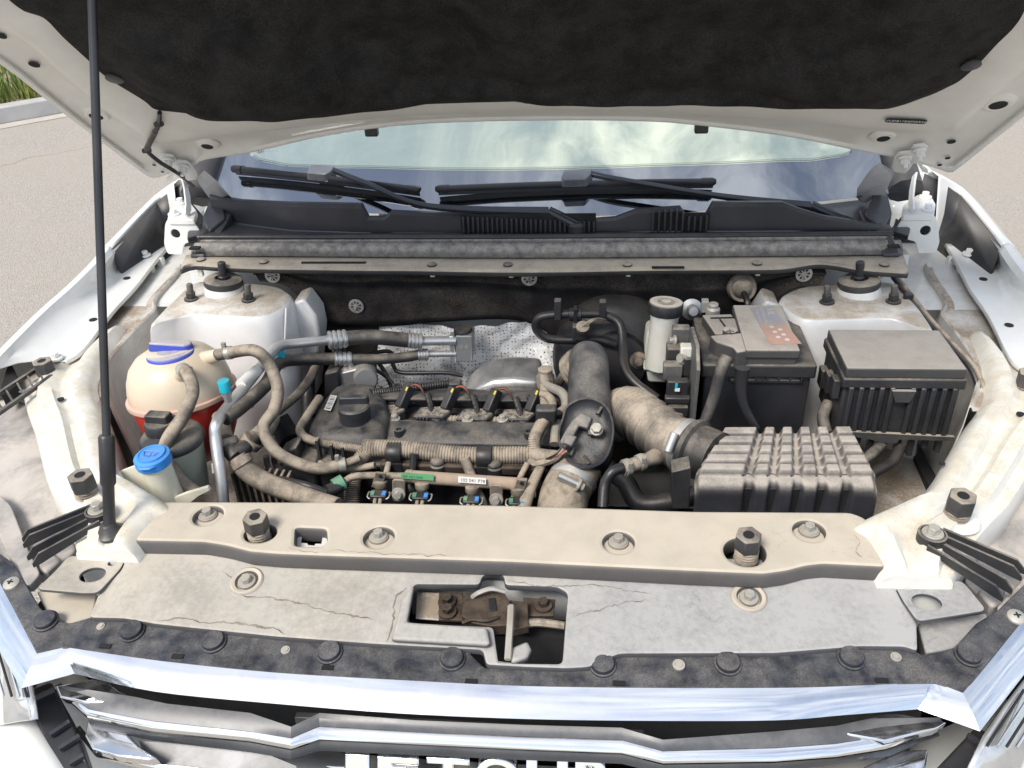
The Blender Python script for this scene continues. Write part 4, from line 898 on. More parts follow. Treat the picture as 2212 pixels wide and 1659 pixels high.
# ------------------------------------------------------------------ prop rod
pr = empty('hood_prop_rod', P(237, 1146, z=.948), 'black steel prop rod standing on the front rail and holding the bonnet open', 'prop rod')
b0 = P(237, 1146, z=.950); tpr = P(199, 0, y=1.02); dr_ = (tpr-b0).normalized(); L0 = (tpr-b0).length
hit = b0+dr_*(L0+.08)
MB().tube([b0+dr_*.02, hit], .0053, 10, 4).build('rod', M('rod_black_steel', (.03, .032, .038), .3, metal=.3, dust=.05, film=.03), pr)
MB().lathe(b0, dr_, [(.0085, 0), (.0075, .02), (.0075, .062), (.0098, .066), (.0102, .128), (.0085, .131), (.005, .132)], 18).build('rubber_sleeve', RUBK, pr)
MB().lathe(b0-V((0, 0, .006)), UP, [(.018, 0), (.019, .004), (.013, .009), (.010, .016), (.008, .018)], 22).build('rubber_grommet', RUBK, pr)
# ================================================================== things in the engine bay
def Y(px, py, y): return P(px, py, y=y)
def Z(px, py, z): return P(px, py, z=z)
def hose(name, path, r, mat, label=None, cat='hose', parent=None, clamps=(), ribs=0, n=12, group=None, cm=None, ramp=.1, sm=6):
    pts = [Y(*p) for p in path]
    if parent is None and (clamps or label):
        e = empty(name, pts[-1], label, cat, group); MB().tube(pts, r, n, sm, ribs=ribs, ramp=ramp).build('tube', mat, e, ang=60)
    else:
        e = MB().tube(pts, r, n, sm, ribs=ribs, ramp=ramp).build(name, mat, parent, ang=60)
    d = cr(pts, 12); rr = r if not isinstance(r, (list, tuple)) else r[0]
    for t in clamps:
        i = min(int(t*(len(d)-1)), len(d)-2); a = (d[i+1]-d[i]).normalized()
        c = MB().lathe(d[i]-a*.005, a, [(rr*1.02, 0), (rr*1.13, .0005), (rr*1.13, .0095), (rr*1.02, .010)], 16); u, w, _ = frame(a)
        c.box(d[i]+w*rr*1.3+V((0, 0, 0)), (.006, .008, .008)); c.build('spring_clamp', cm or STEEL, e if parent is None else parent)
    return e
ZB = .015
# ---- engine
en = empty('engine', (-.1, 1.2, .60), 'dusty black four coil engine with a ribbed wiring loom across its front', 'engine')
pf = [(1040, .755), (1006, .795), (988, .822), (974, .842), (958, .855), (936, .864), (912, .868), (908, .842), (882, .842), (866, .873), (858, .876), (846, .872), (838, .80)]
prf = [(Z(1000, dy, z).y, z) for dy, z in pf]
def xat(px, z=.86, py=915): return Z(px, py, z).x
xa, xb = xat(770), xat(1196)
rows = [[V((lerp(xa, xb, i/20), y_, z_)) for y_, z_ in prf] for i in range(21)]
b = MB().loft(rows); n_ = len(prf); b.f += [tuple(range(n_)), tuple(20*n_+i for i in range(n_))[::-1]]
b.build('valve_cover', ENG, en, ang=50, bev=.003)
def ringp(pts, z): return [Z(x, y, z) for x, y in pts]
r0 = ringp([(668, 930), (690, 885), (712, 852), (738, 832), (800, 832), (822, 848), (838, 880), (838, 915), (815, 942), (740, 948), (690, 945)], .872)
c0 = sum(r0, V())/len(r0); r0 = cr(r0, 3, True)
def exp(r, s, dz, dy=0): return [V((c0.x+(q.x-c0.x)*s, c0.y+(q.y-c0.y)*s+dy, q.z+dz)) for q in r]
b = MB().loft([exp(r0, 1.16, -.15, -.02), exp(r0, 1.14, -.06, -.012), exp(r0, 1.10, -.03, -.006), exp(r0, 1.0, 0), exp(r0, .85, .008), exp(r0, .5, .011)], cu=True)
b.f.append(tuple(len(b.v)-len(r0)+i for i in range(len(r0)))); b.build('timing_cover', ENG, en, ang=70)
oc = Z(768, 903, .882)
cap = MB().lathe(oc-V((0, 0, .022)), UP, [(.034, 0), (.029, .010), (.027, .022), (.0265, .032), (.027, .034), (.027, .046), (.024, .049), (0, .050)], 32).build('oil_filler_cap', ENG, en)
MB().prism(rnd([oc+V((x, y_, .026)) for x, y_ in ((-.026, -.002), (.026, .002), (.026, .016), (-.026, .012))], .006), (0, 0, .014), .93).build('cap_grip', ENG, cap, bev=.002)
q = [Z(x, y, .888) for x, y in ((700, 884), (714, 853), (728, 855), (714, 887))]
lb = plate('barcode_label', q, PAPER, en, th=.001, bev=.0001)
for i in range(9):
    A, B = lerp(q[0], q[1], .06+i*.1), lerp(q[3], q[2], .06+i*.1); u_ = (q[1]-q[0])*(.022 if i % 3 else .045)
    MB().add([lerp(A, B, .12)+V((0, 0, .001)), lerp(A, B, .88)+V((0, 0, .001)), lerp(A, B, .88)+u_+V((0, 0, .001)), lerp(A, B, .12)+u_+V((0, 0, .001))], [(0, 1, 2, 3)]).build('barcode_bar', INK, lb, ang=0)
for k_, (px, py) in enumerate(((838, 893), (936, 897), (1028, 902), (1118, 902))):
    c = Z(px, py-9, .864); co_ = empty('ignition_coil', c, parent=en)
    q = [c+V((x, y_, 0)) for x, y_ in ((-.033, -.018), (.020, -.018), (.031, -.002), (.026, .018), (-.026, .012))]
    MB().prism(q, (0, 0, -.030), 1.0).build('coil_body', ENG, co_, bev=.002)
    q2 = [lerp(v, c, .12)+V((0, 0, .0008)) for v in q]; plate('coil_plate', q2, M('coil_grey', (.05, .05, .05), .6, dust=.45, film=.1, ns=120, amp=2.8, fine=2) if k_ == 0 else bpy.data.materials['coil_grey'], co_, th=.0016, bev=.0003)
    for i in range(4): MB().box(c+V((-.026+i*.006, -.018-.001*i, -.011)), (.0018, .006, .018)).build('coil_rib', BLKD, co_)
    d = V((.32, .55, .62)).normalized(); s_ = c+V((.022, .010, .002))
    u, w, a = frame(d)
    MB().box(s_+d*.016, (.018, .016, .042), (u, w, d)).build('plug_housing', BLK, co_, bev=.002)
    MB().box(s_+d*.036-V((.001, .009, 0)), (.008, .005, .009), (u, w, d)).build('lock_tab', YEL, co_, bev=.001)
    e_ = s_+d*.036
    for wi, (wm, o_) in enumerate(((REDW, .004), (ORW, .002), (INK, 0), (INK, .006))):
        MB().tube([e_+V((.002, o_, 0)), e_+V((.010, .003+o_, .001)), e_+V((.019, .0+o_, -.003)), e_+V((.027, -.008+o_*.5, -.012))], .0010, 6).build('plug_wire', wm, co_)
    lo_ = [e_+V((.032, -.006, -.010)), e_+V((.040, -.022, -.024)), e_+V((.046, -.045, -.034)), e_+V((.062, -.060, -.036))]
    MB().tube(lo_, .0055, 8, 6, ribs=9, ramp=.08).build('coil_lead', RUBK, co_)
# loom in the valley
MB().tube([Z(905, 900, .850), Z(960, 905, .850), Z(1060, 908, .850), Z(1150, 908, .850)], .0068, 10, 6, ribs=34).build('coil_loom', RUBD, en, ang=60)
for x, y_, z_ in ((862, 930, .868), (1143, 935, .868), (858, 835, .872), (1148, 858, .878)):
    p = Z(x, y_, z_); MB().lathe(p-V((0, 0, .05)), UP, [(.011, 0), (.009, .045), (.009, .053), (.005, .053), (.004, .049)], 14).build('cover_pillar', ENG, en)
for x, y_ in ((852, 905), (1085, 906), (1010, 907)): bolt(Z(x, y_, .864), .006, en, STEEL)
for i in range(9): MB().box(Z(905+i*30, 966, .828)+V((0, -.002, 0)), (.0025, .012, .026)).build('cover_rib', ENG, en)
# engine block and intake under the cover
MB().box((lerp(xa, xb, .5)-.03, 1.22, .66), (.56, .20, .26)).build('engine_block', DARK, en)
q = [Y(x, y, 1.10) for x, y in ((640, 1000), (1175, 1015), (1175, 1120), (640, 1110))]
MB().prism(q, (0, .04, 0)).build('intake_manifold', BLKD, en, bev=.008)
MB().prism([Y(x, y, 1.09) for x, y in ((820, 1002), (1170, 1012), (1170, 1032), (820, 1020))], (0, .03, 0)).build('manifold_flange', RUST, en, bev=.004)
for x, y in ((945, 1003), (1068, 1008)):
    p = Y(x, y, 1.095); MB().lathe(p-V((0, 0, .02)), UP, [(.013, 0), (.013, .02), (.010, .022), (.012, .026), (.010, .030), (.006, .032)], 18).build('manifold_boss', BLKD, en)
# front wiring loom: thick corrugated tube with branches and clips
lm = empty('wiring_loom', Y(980, 985, 1.115), parent=en)
MB().tube([Y(786, 968, 1.115), Y(880, 972, 1.112), Y(1000, 984, 1.110), Y(1080, 984, 1.112), Y(1165, 984, 1.115)], .0148, 14, 8, ribs=62, ramp=.06).build('main_loom', RUBD, lm, ang=60)
MB().tube([Y(800, 970, 1.113), Y(780, 990, 1.105), Y(765, 1030, 1.09), Y(758, 1095, 1.06)], .0125, 12, 8, ribs=30, ramp=.07).build('loom_branch', RUBD, lm, ang=60)
MB().tube([Y(788, 972, 1.116), Y(730, 962, 1.12), Y(670, 950, 1.13), Y(648, 930, 1.15), Y(662, 902, 1.18), Y(690, 860, 1.24)], .0072, 10, 8, ribs=70, ramp=.07).build('loom_branch', RUBD, lm, ang=60)
MB().tube([Y(1155, 980, 1.115), Y(1155, 950, 1.13), Y(1165, 925, 1.15), Y(1178, 905, 1.17)], .0105, 12, 6, ribs=22, ramp=.05).build('loom_branch', RUBD, lm, ang=60)
MB().tube([Y(1155, 985, 1.11), Y(1180, 985, 1.10), Y(1205, 985, 1.10)], [.014, .011, .009], 12, 4).build('loom_branch', RUBD, lm, ang=60)
MB().tube([Y(895, 980, 1.095), Y(892, 1010, 1.085), Y(888, 1050, 1.07), Y(898, 1080, 1.05), Y(910, 1095, 1.05)], .006, 8, 6).build('loom_tail', RUBK, lm)
MB().tube([Y(1003, 990, 1.093), Y(1015, 1020, 1.085), Y(1030, 1060, 1.065), Y(1045, 1095, 1.05)], .0085, 10, 6).build('loom_tail', RUBD, lm)
MB().tube([Y(1145, 995, 1.10), Y(1160, 1003, 1.09), Y(1195, 992, 1.085), Y(1215, 975, 1.085)], .0062, 8, 6).build('loom_tail', RUBD, lm)
for x, y in ((853, 978), (1047, 986)):
    p = Y(x, y, 1.106); MB().lathe(p-V((.012, 0, 0)), (1, 0, 0), [(.0175, 0), (.0182, .001), (.0182, .023), (.0175, .024)], 18).box(p+V((0, -.015, -.022)), (.026, .006, .024)).build('loom_clip', BLK, lm)
# fuel rail with injectors
fr_ = empty('fuel_rail', Y(1000, 1038, 1.065), parent=en)
A, B = Y(880, 1029, 1.065), Y(1138, 1047, 1.065); dx = (B-A).normalized()
MB().tube([A, B], .0105, 16, 4).build('rail_tube', M('dusty_rail', (.30, .27, .24), .5, metal=.3, dust=.8, film=.5, up=(-.3, .6), ns=30, dcol=(.38, .29, .22)), fr_)
MB().lathe(A-dx*.004, dx, [(.008, 0), (.0112, .003), (.0112, .012), (.010, .013)], 16).build('rail_cap', RUBD, fr_)
for x0, x1, mt, s_ in ((866, 937, GREEN, None), (990, 1050, PAPER, '102 041 P781')):
    a, b = Y(x0, 1038+(x0-1000)*.07, 1.053), Y(x1, 1038+(x1-1000)*.07, 1.053); up_ = V((0, .45, 1)).normalized()*.0046
    lbq = [a-up_+V((0, -.001, .002)), b-up_+V((0, -.001, .002)), b+up_+V((0, 0, .002)), a+up_+V((0, 0, .002))]
    l_ = plate('rail_label', lbq, mt if mt is PAPER else M('green_label', (.03, .27, .10), .5, film=.2), fr_, th=.001, bev=.0001)
    text(s_ or 'WE  S412 5008', a+V((.003, -.002, -.001)), dx, V((0, .45, 1)), .0078 if s_ else .005, INK, fr_, 'lettering', .0001)
for x, y in ((821, 1052), (911, 1056), (1020, 1064), (1118, 1068)):
    p = Y(x, y+12, 1.045); inj = empty('injector', p, parent=en)
    MB().lathe(p+V((0, .004, -.004)), (0, .3, 1), [(.009, 0), (.0085, .008), (.0115, .012), (.0115, .020), (.007, .022)], 16).build('injector_body', RUBD, inj)
    MB().box(p+V((0, -.008, .0)), (.026, .018, .012)).build('injector_plug', BLK, inj, bev=.002)
    MB().box(p+V((-.009, -.010, .0065)), (.006, .010, .002)).build('lock_slide', GREEN, inj); MB().box(p+V((.009, -.010, .0065)), (.006, .010, .002)).build('lock_slide', BLUE, inj)
    MB().tube([p+V((-.013, -.016, 0)), p+V((-.017, -.014, .002)), p+V((-.017, -.002, .002)), p+V((-.013, 0, 0))], .0012, 6, 2).tube([p+V((.013, -.016, 0)), p+V((.017, -.014, .002)), p+V((.017, -.002, .002)), p+V((.013, 0, 0))], .0012, 6, 2).build('retaining_wire', STEEL, inj)
    for o_ in (-.004, .004): MB().tube([p+V((o_, -.015, 0)), p+V((o_, -.022, -.004)), p+V((o_*.6, -.026, -.02))], .0032, 8, 4).build('seal_boot', RUBD, inj)
for x, y in ((820, 1047), (1125, 1062)):
    q = [Y(x+dx_, y+dy_, 1.05) for dx_, dy_ in ((-9, -26), (14, -24), (6, 8), (-18, 6))]
    MB().prism(q, (0, .004, 0)).build('rail_bracket', RUBD, fr_, bev=.001); MB().lathe(Y(x+2, y-18, 1.049), (0, -1, 0), [(.003, -.001), (.003, .001), (0, .001)], 12).build('hole', DARK, fr_)
for x, y in ((861, 1070), (1072, 1082)):
    q = rnd([Y(x+dx_, y+dy_, 1.04) for dx_, dy_ in ((-14, -34), (14, -32), (14, 14), (-14, 14))], .006)
    MB().prism(q, (0, .004, 0)).build('rail_foot', RUBD, fr_, bev=.001); bolt(Y(x, y-3, 1.038), .0065, fr_, STEEL, ax=V((0, -1, .3)))
# quick coupling left of the rail
MB().tube([Y(705, 1062, 1.03), Y(722, 1056, 1.04), Y(745, 1042, 1.055)], [.010, .0115, .0105], 12, 4).build('coupling', BLK, en)
MB().tube([Y(722, 1052, 1.045), Y(742, 1041, 1.055)], .0135, 12, 2).build('coupling_ring', GREEN, en)
MB().tube([Y(745, 1040, 1.055), Y(775, 1028, 1.06), Y(880, 1029, 1.065)], .006, 10, 4).build('fuel_pipe', RUBD, en)
MB().tube([Y(705, 1064, 1.03), Y(660, 1048, 1.03), Y(615, 1038, 1.05), Y(570, 1030, 1.08)], .0062, 10, 6).build('fuel_pipe', RUBK, en)
# exhaust shield behind
SHLD = M('bright_shield_steel', (.70, .70, .70), .24, metal=.9, dust=.12, film=.03, ns=30, bump=.15, bs=60)
ex = [Y(x, y, 1.37) for x, y in ((992, 880), (1006, 862), (1034, 838), (1064, 825), (1110, 822), (1166, 826), (1168, 885))]
MB().prism(ex, (0, .08, .012), 1.0).build('exhaust_shield', SHLD, en, ang=50, bev=.012, seg=4)
MB().lathe(Y(1113, 858, 1.372), (0, -1, .25), [(.024, -.012), (.020, .002), (.012, .003), (.010, .001)], 24).build('shield_dimple', SHLD, en)
bolt(Y(1113, 857, 1.369), .007, en, RUST, ax=V((0, -1, .25)))
for nm, pth, r, rb_ in (('rear_loom', [(800, 850, 1.27), (845, 846, 1.29), (900, 838, 1.30), (960, 830, 1.31), (985, 830, 1.31), (1000, 848, 1.30)], .0075, 40), ('rear_loom', [(820, 840, 1.30), (842, 870, 1.27), (900, 866, 1.27)], .006, 20), ('branch_loom', [(1178, 905, 1.17), (1192, 880, 1.20), (1190, 862, 1.23), (1170, 850, 1.26)], .007, 18), ('branch_loom', [(1140, 1000, 1.09), (1120, 1040, 1.07), (1110, 1075, 1.05)], .005, 0), ('branch_loom', [(840, 1000, 1.09), (830, 1040, 1.06), (822, 1062, 1.05)], .005, 0), ('branch_loom', [(690, 1000, 1.10), (720, 1015, 1.09), (770, 1012, 1.09), (810, 1005, 1.09)], .006, 0)):
    MB().tube([Y(*q) for q in pth], r, 10, 6, ribs=rb_).build(nm, RUBK if nm == 'rear_loom' else RUBD, en, ang=60)
MB().box(Y(984, 838, 1.30), (.022, .022, .03)).build('loom_plug', BLKD, en, bev=.003)
MB().box(Y(1180, 893, 1.17), (.034, .022, .026)).build('loom_clamp', BLKD, en, bev=.004)
for x, y in ((690, 975), (720, 985), (745, 990)): MB().box(Y(x, y, 1.115), (.004, .012, .05)).build('cover_rib', BLKD, en)
# ---- charge-air duct
ad = empty('air_duct', Y(1265, 900, 1.18), 'black air duct with a sensor on its oval end plate beside the engine', 'air duct')
t0, t1 = V((.112, 1.315, .925)), V((.117, 1.145, .868)); da = (t1-t0).normalized()
MB().tube([t0-da*.02+V((-.012, .0, -.03)), t0+V((0, -.004, .004)), t0+da*.06+V((0, 0, .008)), t0+da*.12, t1], [.027, .034, .036, .037, .038], 24, 6).build('duct_body', M('dusty_grey_duct', (.026, .028, .034), .36, dust=.28, film=.03, up=(0, .95), ns=20, amp=2.0, fine=1.0, dcol=(.33, .30, .265)), ad, ang=80)
nrm = V((-.05, -.62, .78)).normalized(); PL0 = Y(1268, 940, 1.10)
def plq(x, y, o=0.0): return PP(x, y, PL0+nrm*o, nrm)
ov = [(1214, 905), (1222, 880), (1240, 866), (1265, 859), (1292, 864), (1314, 882), (1325, 910), (1326, 940), (1318, 975), (1302, 1000), (1275, 1012), (1245, 1008), (1222, 990), (1207, 960), (1206, 930)]
ovd = cr([plq(x, y) for x, y in ov], 3, True); cc = sum(ovd, V())/len(ovd)
def ovr(s, o): return [cc+(q-cc)*s+nrm*o for q in ovd]
b = MB().loft([ovr(.96, -.06), ovr(.97, -.012), ovr(1.0, -.010), ovr(1.0, .002), ovr(.93, .004), ovr(.86, -.004), ovr(.60, -.008), ovr(.3, -.006)], cu=True)
b.f.append(tuple(len(b.v)-len(ovd)+i for i in range(len(ovd)))); b.build('end_plate', ENG, ad, ang=50)
for a_, b_ in (((1300, 880), (1290, 895)), ((1262, 985), (1272, 1003)), ((1240, 968), (1232, 985))):
    MB().tube([plq(*a_, -.003), plq(*b_, .002)], .003, 6, 2).build('plate_rib', BLKD, ad)
SENS = M('sensor_grey', (.09, .092, .095), .5, dust=.4, film=.06, ns=60, amp=2.2, fine=1.2)
sq = [plq(x, y, .004) for x, y in ((1258, 895), (1282, 905), (1272, 932), (1252, 925), (1235, 957), (1222, 975), (1208, 962), (1222, 935), (1235, 915))]
MB().prism(sq, nrm*.014, .93).build('pressure_sensor', SENS, ad, bev=.002)
MB().prism([plq(x, y, .018) for x, y in ((1225, 938), (1248, 945), (1236, 968), (1214, 960))], nrm*.008, .9).build('sensor_plug', SENS, ad, bev=.0015)
MB().prism([plq(x, y, .003) for x, y in ((1268, 910), (1285, 905), (1304, 925), (1298, 945), (1270, 942))], nrm*.006, .95).build('sensor_foot', BLKD, ad, bev=.001)
bolt(plq(1289, 928, .010), .0085, ad, STEEL, ax=nrm, washer=1.2)
for i in range(4): MB().tube([plq(1212+i*4, 968+i*2, .02), plq(1203+i*4, 980, .022), plq(1180+i*3, 992, .01)], .0015, 5, 4).build('sensor_wire', (RUBK, RUBD, REDW, RUBD)[i], ad)
# hose below the duct
lh_ = [Y(1256, 992, 1.115), Y(1240, 1030, 1.085), Y(1220, 1070, 1.06), Y(1210, 1130, 1.03)]
MB().tube(lh_, [.036, .038, .039, .040], 26, 8).build('rubber_elbow', RUBD, ad, ang=80)
pts = [lerp(lh_[1], lh_[2], .12)]; a = (lh_[2]-lh_[0]).normalized()
MB().lathe(pts[0]-a*.006, a, [(.0375, 0), (.0388, .001), (.0388, .012), (.0375, .013)], 30).build('band_clamp', ALU, ad)
p = Y(1226, 1034, 1.045); MB().tube([p+V((-.014, 0, .006)), p+V((.016, -.004, -.008))], .0062, 10, 2).build('clamp_screw_housing', ALU, ad)
bolt(p+V((.017, -.004, -.0085)), .0065, ad, STEEL, ax=V((1, -.2, -.45)))
MB().tube([Y(1205, 830, 1.33), Y(1225, 800, 1.33), Y(1250, 782, 1.33), Y(1262, 790, 1.31)], .008, 10, 6).build('breather_elbow', RUBD, ad)
for o_ in (0, .014, .028): MB().lathe(V((.080+o_*.35, 1.34-o_*.2, .885+o_*.5)), (.6, -.25, .5), [(.030, 0), (.033, .003), (.033, .008), (.030, .011)], 22).build('duct_cuff', RUBD, ad)
# ---- ribbed intake hose
ih = empty('intake_hose', Y(1420, 930, 1.17), 'wide dusty ribbed intake hose clamped to the air filter box', 'hose')
ip = [Y(1322, 905, 1.25), Y(1360, 890, 1.235), Y(1400, 915, 1.19), Y(1445, 948, 1.145), Y(1492, 968, 1.118)]
d_ = cr(ip, 10)
def ihr(q):
    r = .043-.003*q
    if q < .42: r *= 1+.055*math.sin(q*2*math.pi*26)
    else:
        for s_ in (.50, .62, .74): r += .0035*math.exp(-((q-s_)/.012)**2)
        if q > .86: r = .0425
    return r
MB().tube(resample(d_, 150), ihr, 30, 0).build('bellows', M('dusty_intake_rubber', (.03, .031, .034), .5, dust=.80, film=.08, up=(-.25, .85), ns=18, bump=.15, amp=1.4, fine=.7, dcol=(.40, .34, .27)), ih, ang=80)
a = (ip[-1]-ip[-2]).normalized(); e_ = ip[-1]
MB().lathe(e_-a*.016, a, [(.0425, 0), (.0448, .001), (.0448, .013), (.0425, .014)], 34).build('band_clamp', ALU, ih)
u = a.cross(UP).normalized(); w_ = u.cross(a)
cq = e_-a*.009-u*(-.0)+w_*.0; 
pc_ = PP(1476, 945, e_-a*.009, a)
q0 = e_-a*.009; rd_ = V((-.35, -.75, .55)); rd_ = (rd_-a*rd_.dot(a)).normalized(); tg = a.cross(rd_)
MB().tube([q0+rd_*.048-tg*.016, q0+rd_*.048+tg*.014], .007, 10, 2).build('clamp_screw_housing', ALU, ih)
MB().box(q0+rd_*.047+tg*.0, (.012, .010, .030), (a, rd_, tg)).build('clamp_bridge', ALU, ih, bev=.002)
MB().tube([lerp(ip[2], ip[3], .6)+V((.002, -.036, -.018)), Y(1398, 995, 1.085), Y(1380, 1003, 1.075)], [.018, .011, .010], 14, 4).build('hose_spigot', RUBD, ih)
hose('breather_hose', [(1395, 994, 1.08), (1370, 1004, 1.07), (1345, 1012, 1.06)], .0118, RUBD, parent=ih, clamps=(.25, .8))
hose('breather_tube', [(1348, 1010, 1.06), (1322, 1020, 1.05), (1306, 1050, 1.04), (1302, 1095, 1.02)], .0085, RUBK, parent=ih)
MB().tube([Y(1310, 1010, 1.12), Y(1350, 1040, 1.11), Y(1380, 1085, 1.09), Y(1440, 1085, 1.09), Y(1500, 1070, 1.1)], .016, 14, 6).build('coolant_crossover', RUBK, ih)
# ---- air filter box
af = empty('air_filter_box', (.40, 1.04, .70), 'square black air filter box with a quilted grid of dusty pads', 'air filter')
FBX = M('filter_box_plastic', (.024, .026, .034), .42, dust=.95, film=.02, up=(.05, .93), ns=22, var=.3, bump=.2, amp=.9, fine=.7, dcol=(.40, .36, .315))
c4 = [Z(1505, 1005, .905), Z(1556, 932, .905), Z(1838, 930, .905), Z(1892, 1040, .905)]
fl = [(1497, 1075), (1522, 985), (1560, 932), (1838, 930), (1893, 1045), (1895, 1062), (1500, 1080)]
tq = [Z(x, y, .900) for x, y in ((1500, 1032), (1560, 936), (1838, 934), (1893, 1036))]
b = MB().prism([V((v.x, v.y, .70)) for v in [tq[0]+V((-.01, -.02, 0)), tq[1], tq[2], tq[3]+V((0, -.02, 0))]], (0, 0, .14), .96); b.build('filter_housing', FBX, af, bev=.004, seg=2)
UC = [(0, .275), (.325, .41), (.458, .543), (.591, .676), (.724, .81), (.858, 1.0)]; NR = 5
def gq(u, v, z):
    A = lerp(tq[1], tq[2], u); B = lerp(tq[0], tq[3], u); q = lerp(A, B, v); return V((q.x, q.y, z))
def sst(x, a, b):
    t = min(1, max(0, (x-a)/(b-a))); return t*t*(3-2*t)
def padu(u): return max(sst(u, a-.018, a+.016)*(1-sst(u, b-.016, b+.018)) if a > 0 else 1-sst(u, b-.016, b+.018) for a, b in UC)
rows = []
for iv in range(111):
    v = iv/110*1.55; row = []
    for iu in range(141):
        u = -.0+iu/140; pm = padu(u) if u < .985 else 1; edge = .010*(1-sst(u, 0, .03))+.010*sst(u, .97, 1)
        if v <= 1:
            ph = (v*NR) % 1; ter = .12+.88*sst(ph, 0, .22)*(1-.95*sst(ph, .76, 1.0)) if v < .985 else .5
            z = .900+.013*pm*ter+.002*(1-v)-edge-.012*(1-sst(v, 0, .035)); q = gq(u, v, z); dn = sst(v, .93, 1.0)*.004
            row.append(q+V((0, 0, -dn)))
        else:
            w_ = (v-1)/.55; ch = 0 if w_ > .80 else (1-pm)*(1-sst(w_, .62, .80))
            q = gq(u, 1, .0); a_ = min(1, w_/.16)*math.pi/2
            row.append(V((q.x, q.y-.016*math.sin(a_)-.008*w_+.010*ch, .902-edge-.014*(1-math.cos(a_))-.125*max(0, w_-.10))))
    rows.append(row)
MB().loft(rows).build('quilted_lid', FBX, af, ang=180)
MB().prism([gq(u, v, .80)+V((0, dy, 0)) for u, v, dy in ((.01, 0, 0), (.99, 0, 0), (.99, 1, -.01), (.01, 1, -.01))], (0, 0, .088)).build('lid_core', BLK, af)
sn = [Z(1497, 1020, .89), Z(1520, 985, .885)]
MB().lathe(e_-a*.002, a, [(.045, 0), (.049, .004), (.049, .012), (.043, .016), (.043, .05)], 32).build('filter_snout', BLKD, af)
bolt(Y(1522, 935, 1.12), .006, af, STEEL, ax=V((.6, -.5, .5)))
MB().prism([Y(x, y, 1.0) for x, y in ((1450, 1020), (1492, 1010), (1490, 1100), (1452, 1100))], (0, .03, 0)).build('lattice_bracket', BLKD, af, bev=.002)
# ---- battery
bt = empty('car_battery', (.375, 1.29, .76), 'black car battery with a blue and red label on its dusty lid', 'battery')
rz = .972
rq = [Z(1490, 684, rz), Z(1524, 788, rz), Z(1765, 786, rz), Z(1692, 668, rz)]
xl, xr = (rq[0].x+rq[1].x)/2, rq[2].x; yf, yr = rq[1].y, rq[0].y
MB().box(((xl+xr)/2, (yf+yr)/2, rz-.0125), (xr-xl, yr-yf, .025)).build('battery_rim', BLKD, bt, bev=.004, seg=3)
MB().box(((xl+xr)/2, (yf+yr)/2, rz-.115), (xr-xl-.012, yr-yf-.012, .18)).build('battery_case', BLK, bt, bev=.004)
MB().box(((xl+xr)/2+.012, yf+.004, rz-.031), (.11, .006, .004)).build('case_ledge', BLKD, bt)
for i in range(5): MB().box((xr-.022-.018*i, yf+.003, rz-.028), (.002, .006, .008)).build('ledge_rib', BLKD, bt)
lz = 1.0
lidq = [Z(1571, 659, lz), Z(1674, 657, lz), Z(1747, 757, lz), Z(1624, 757, lz)]
ldl, ldr, ldf, ldb = (lidq[0].x+lidq[3].x)/2, (lidq[1].x+lidq[2].x)/2, (lidq[2].y+lidq[3].y)/2, (lidq[0].y+lidq[1].y)/2
BLID = M('battery_lid_grey', (.04, .04, .042), .5, dust=.95, film=.05, up=(.5, .95), ns=14, amp=.5, dcol=(.37, .335, .295))
MB().box(((ldl+ldr)/2, (ldf+ldb)/2, lz-.008), (ldr-ldl, ldb-ldf, .016)).build('battery_lid', BLID, bt, bev=.003, seg=2)
MB().box(((ldl+ldr)/2, (ldf+ldb)/2+.002, rz+.006), (ldr-ldl-.006, ldb-ldf-.004, .018)).build('lid_step', BLID, bt, bev=.003, seg=2)
lab = [Z(1612+8, 664, lz+.0008), Z(1674-6, 662, lz+.0008), Z(1732, 742, lz+.0008), Z(1664, 743, lz+.0008)]
m1, m2 = lerp(lab[0], lab[3], .46), lerp(lab[1], lab[2], .52)
LBL = M('label_blue', (.23, .26, .35), .55, dust=.35, film=.1, amp=.8); LRD = M('label_red', (.45, .23, .18), .55, dust=.35, film=.1, amp=.8); LTX = M('label_print', (.55, .53, .55), .6, film=.2)
pb = plate('blue_label', [lab[0], lab[1], m2, m1], LBL, bt, th=.0006, bev=.0001); prr = plate('red_label', [m1, m2, lab[2], lab[3]], LRD, bt, th=.0006, bev=.0001)
uy = (lab[1]-lab[0]).normalized(); ux = V((.0, -1, 0))
text('天能', lerp(lab[0], lab[1], .72)+V((0, -.006, .0006)), ux, uy, .013, LTX, pb, 'lettering', .0001)
text('6-QW-55min(495)-L-L2', lerp(lab[0], lab[1], .42)+V((0, -.006, .0006)), ux, uy, .0075, LTX, pb, 'lettering', .0001)
text('12V 60Ah  CCA 495A', lerp(lab[0], lab[1], .22)+V((0, -.010, .0006)), ux, uy, .005, LTX, pb, 'lettering', .0001)
for i in range(6):
    p = lerp(lerp(m1, m2, .62 if i % 2 else .38), lerp(lab[3], lab[2], .62 if i % 2 else .38), .16+.13*i); p.z = lz+.0012
    MB().lathe(p, UP, [(.0040, 0), (.0040, .0003), (0, .0003)], 14).build('warning_mark', LTX, prr)
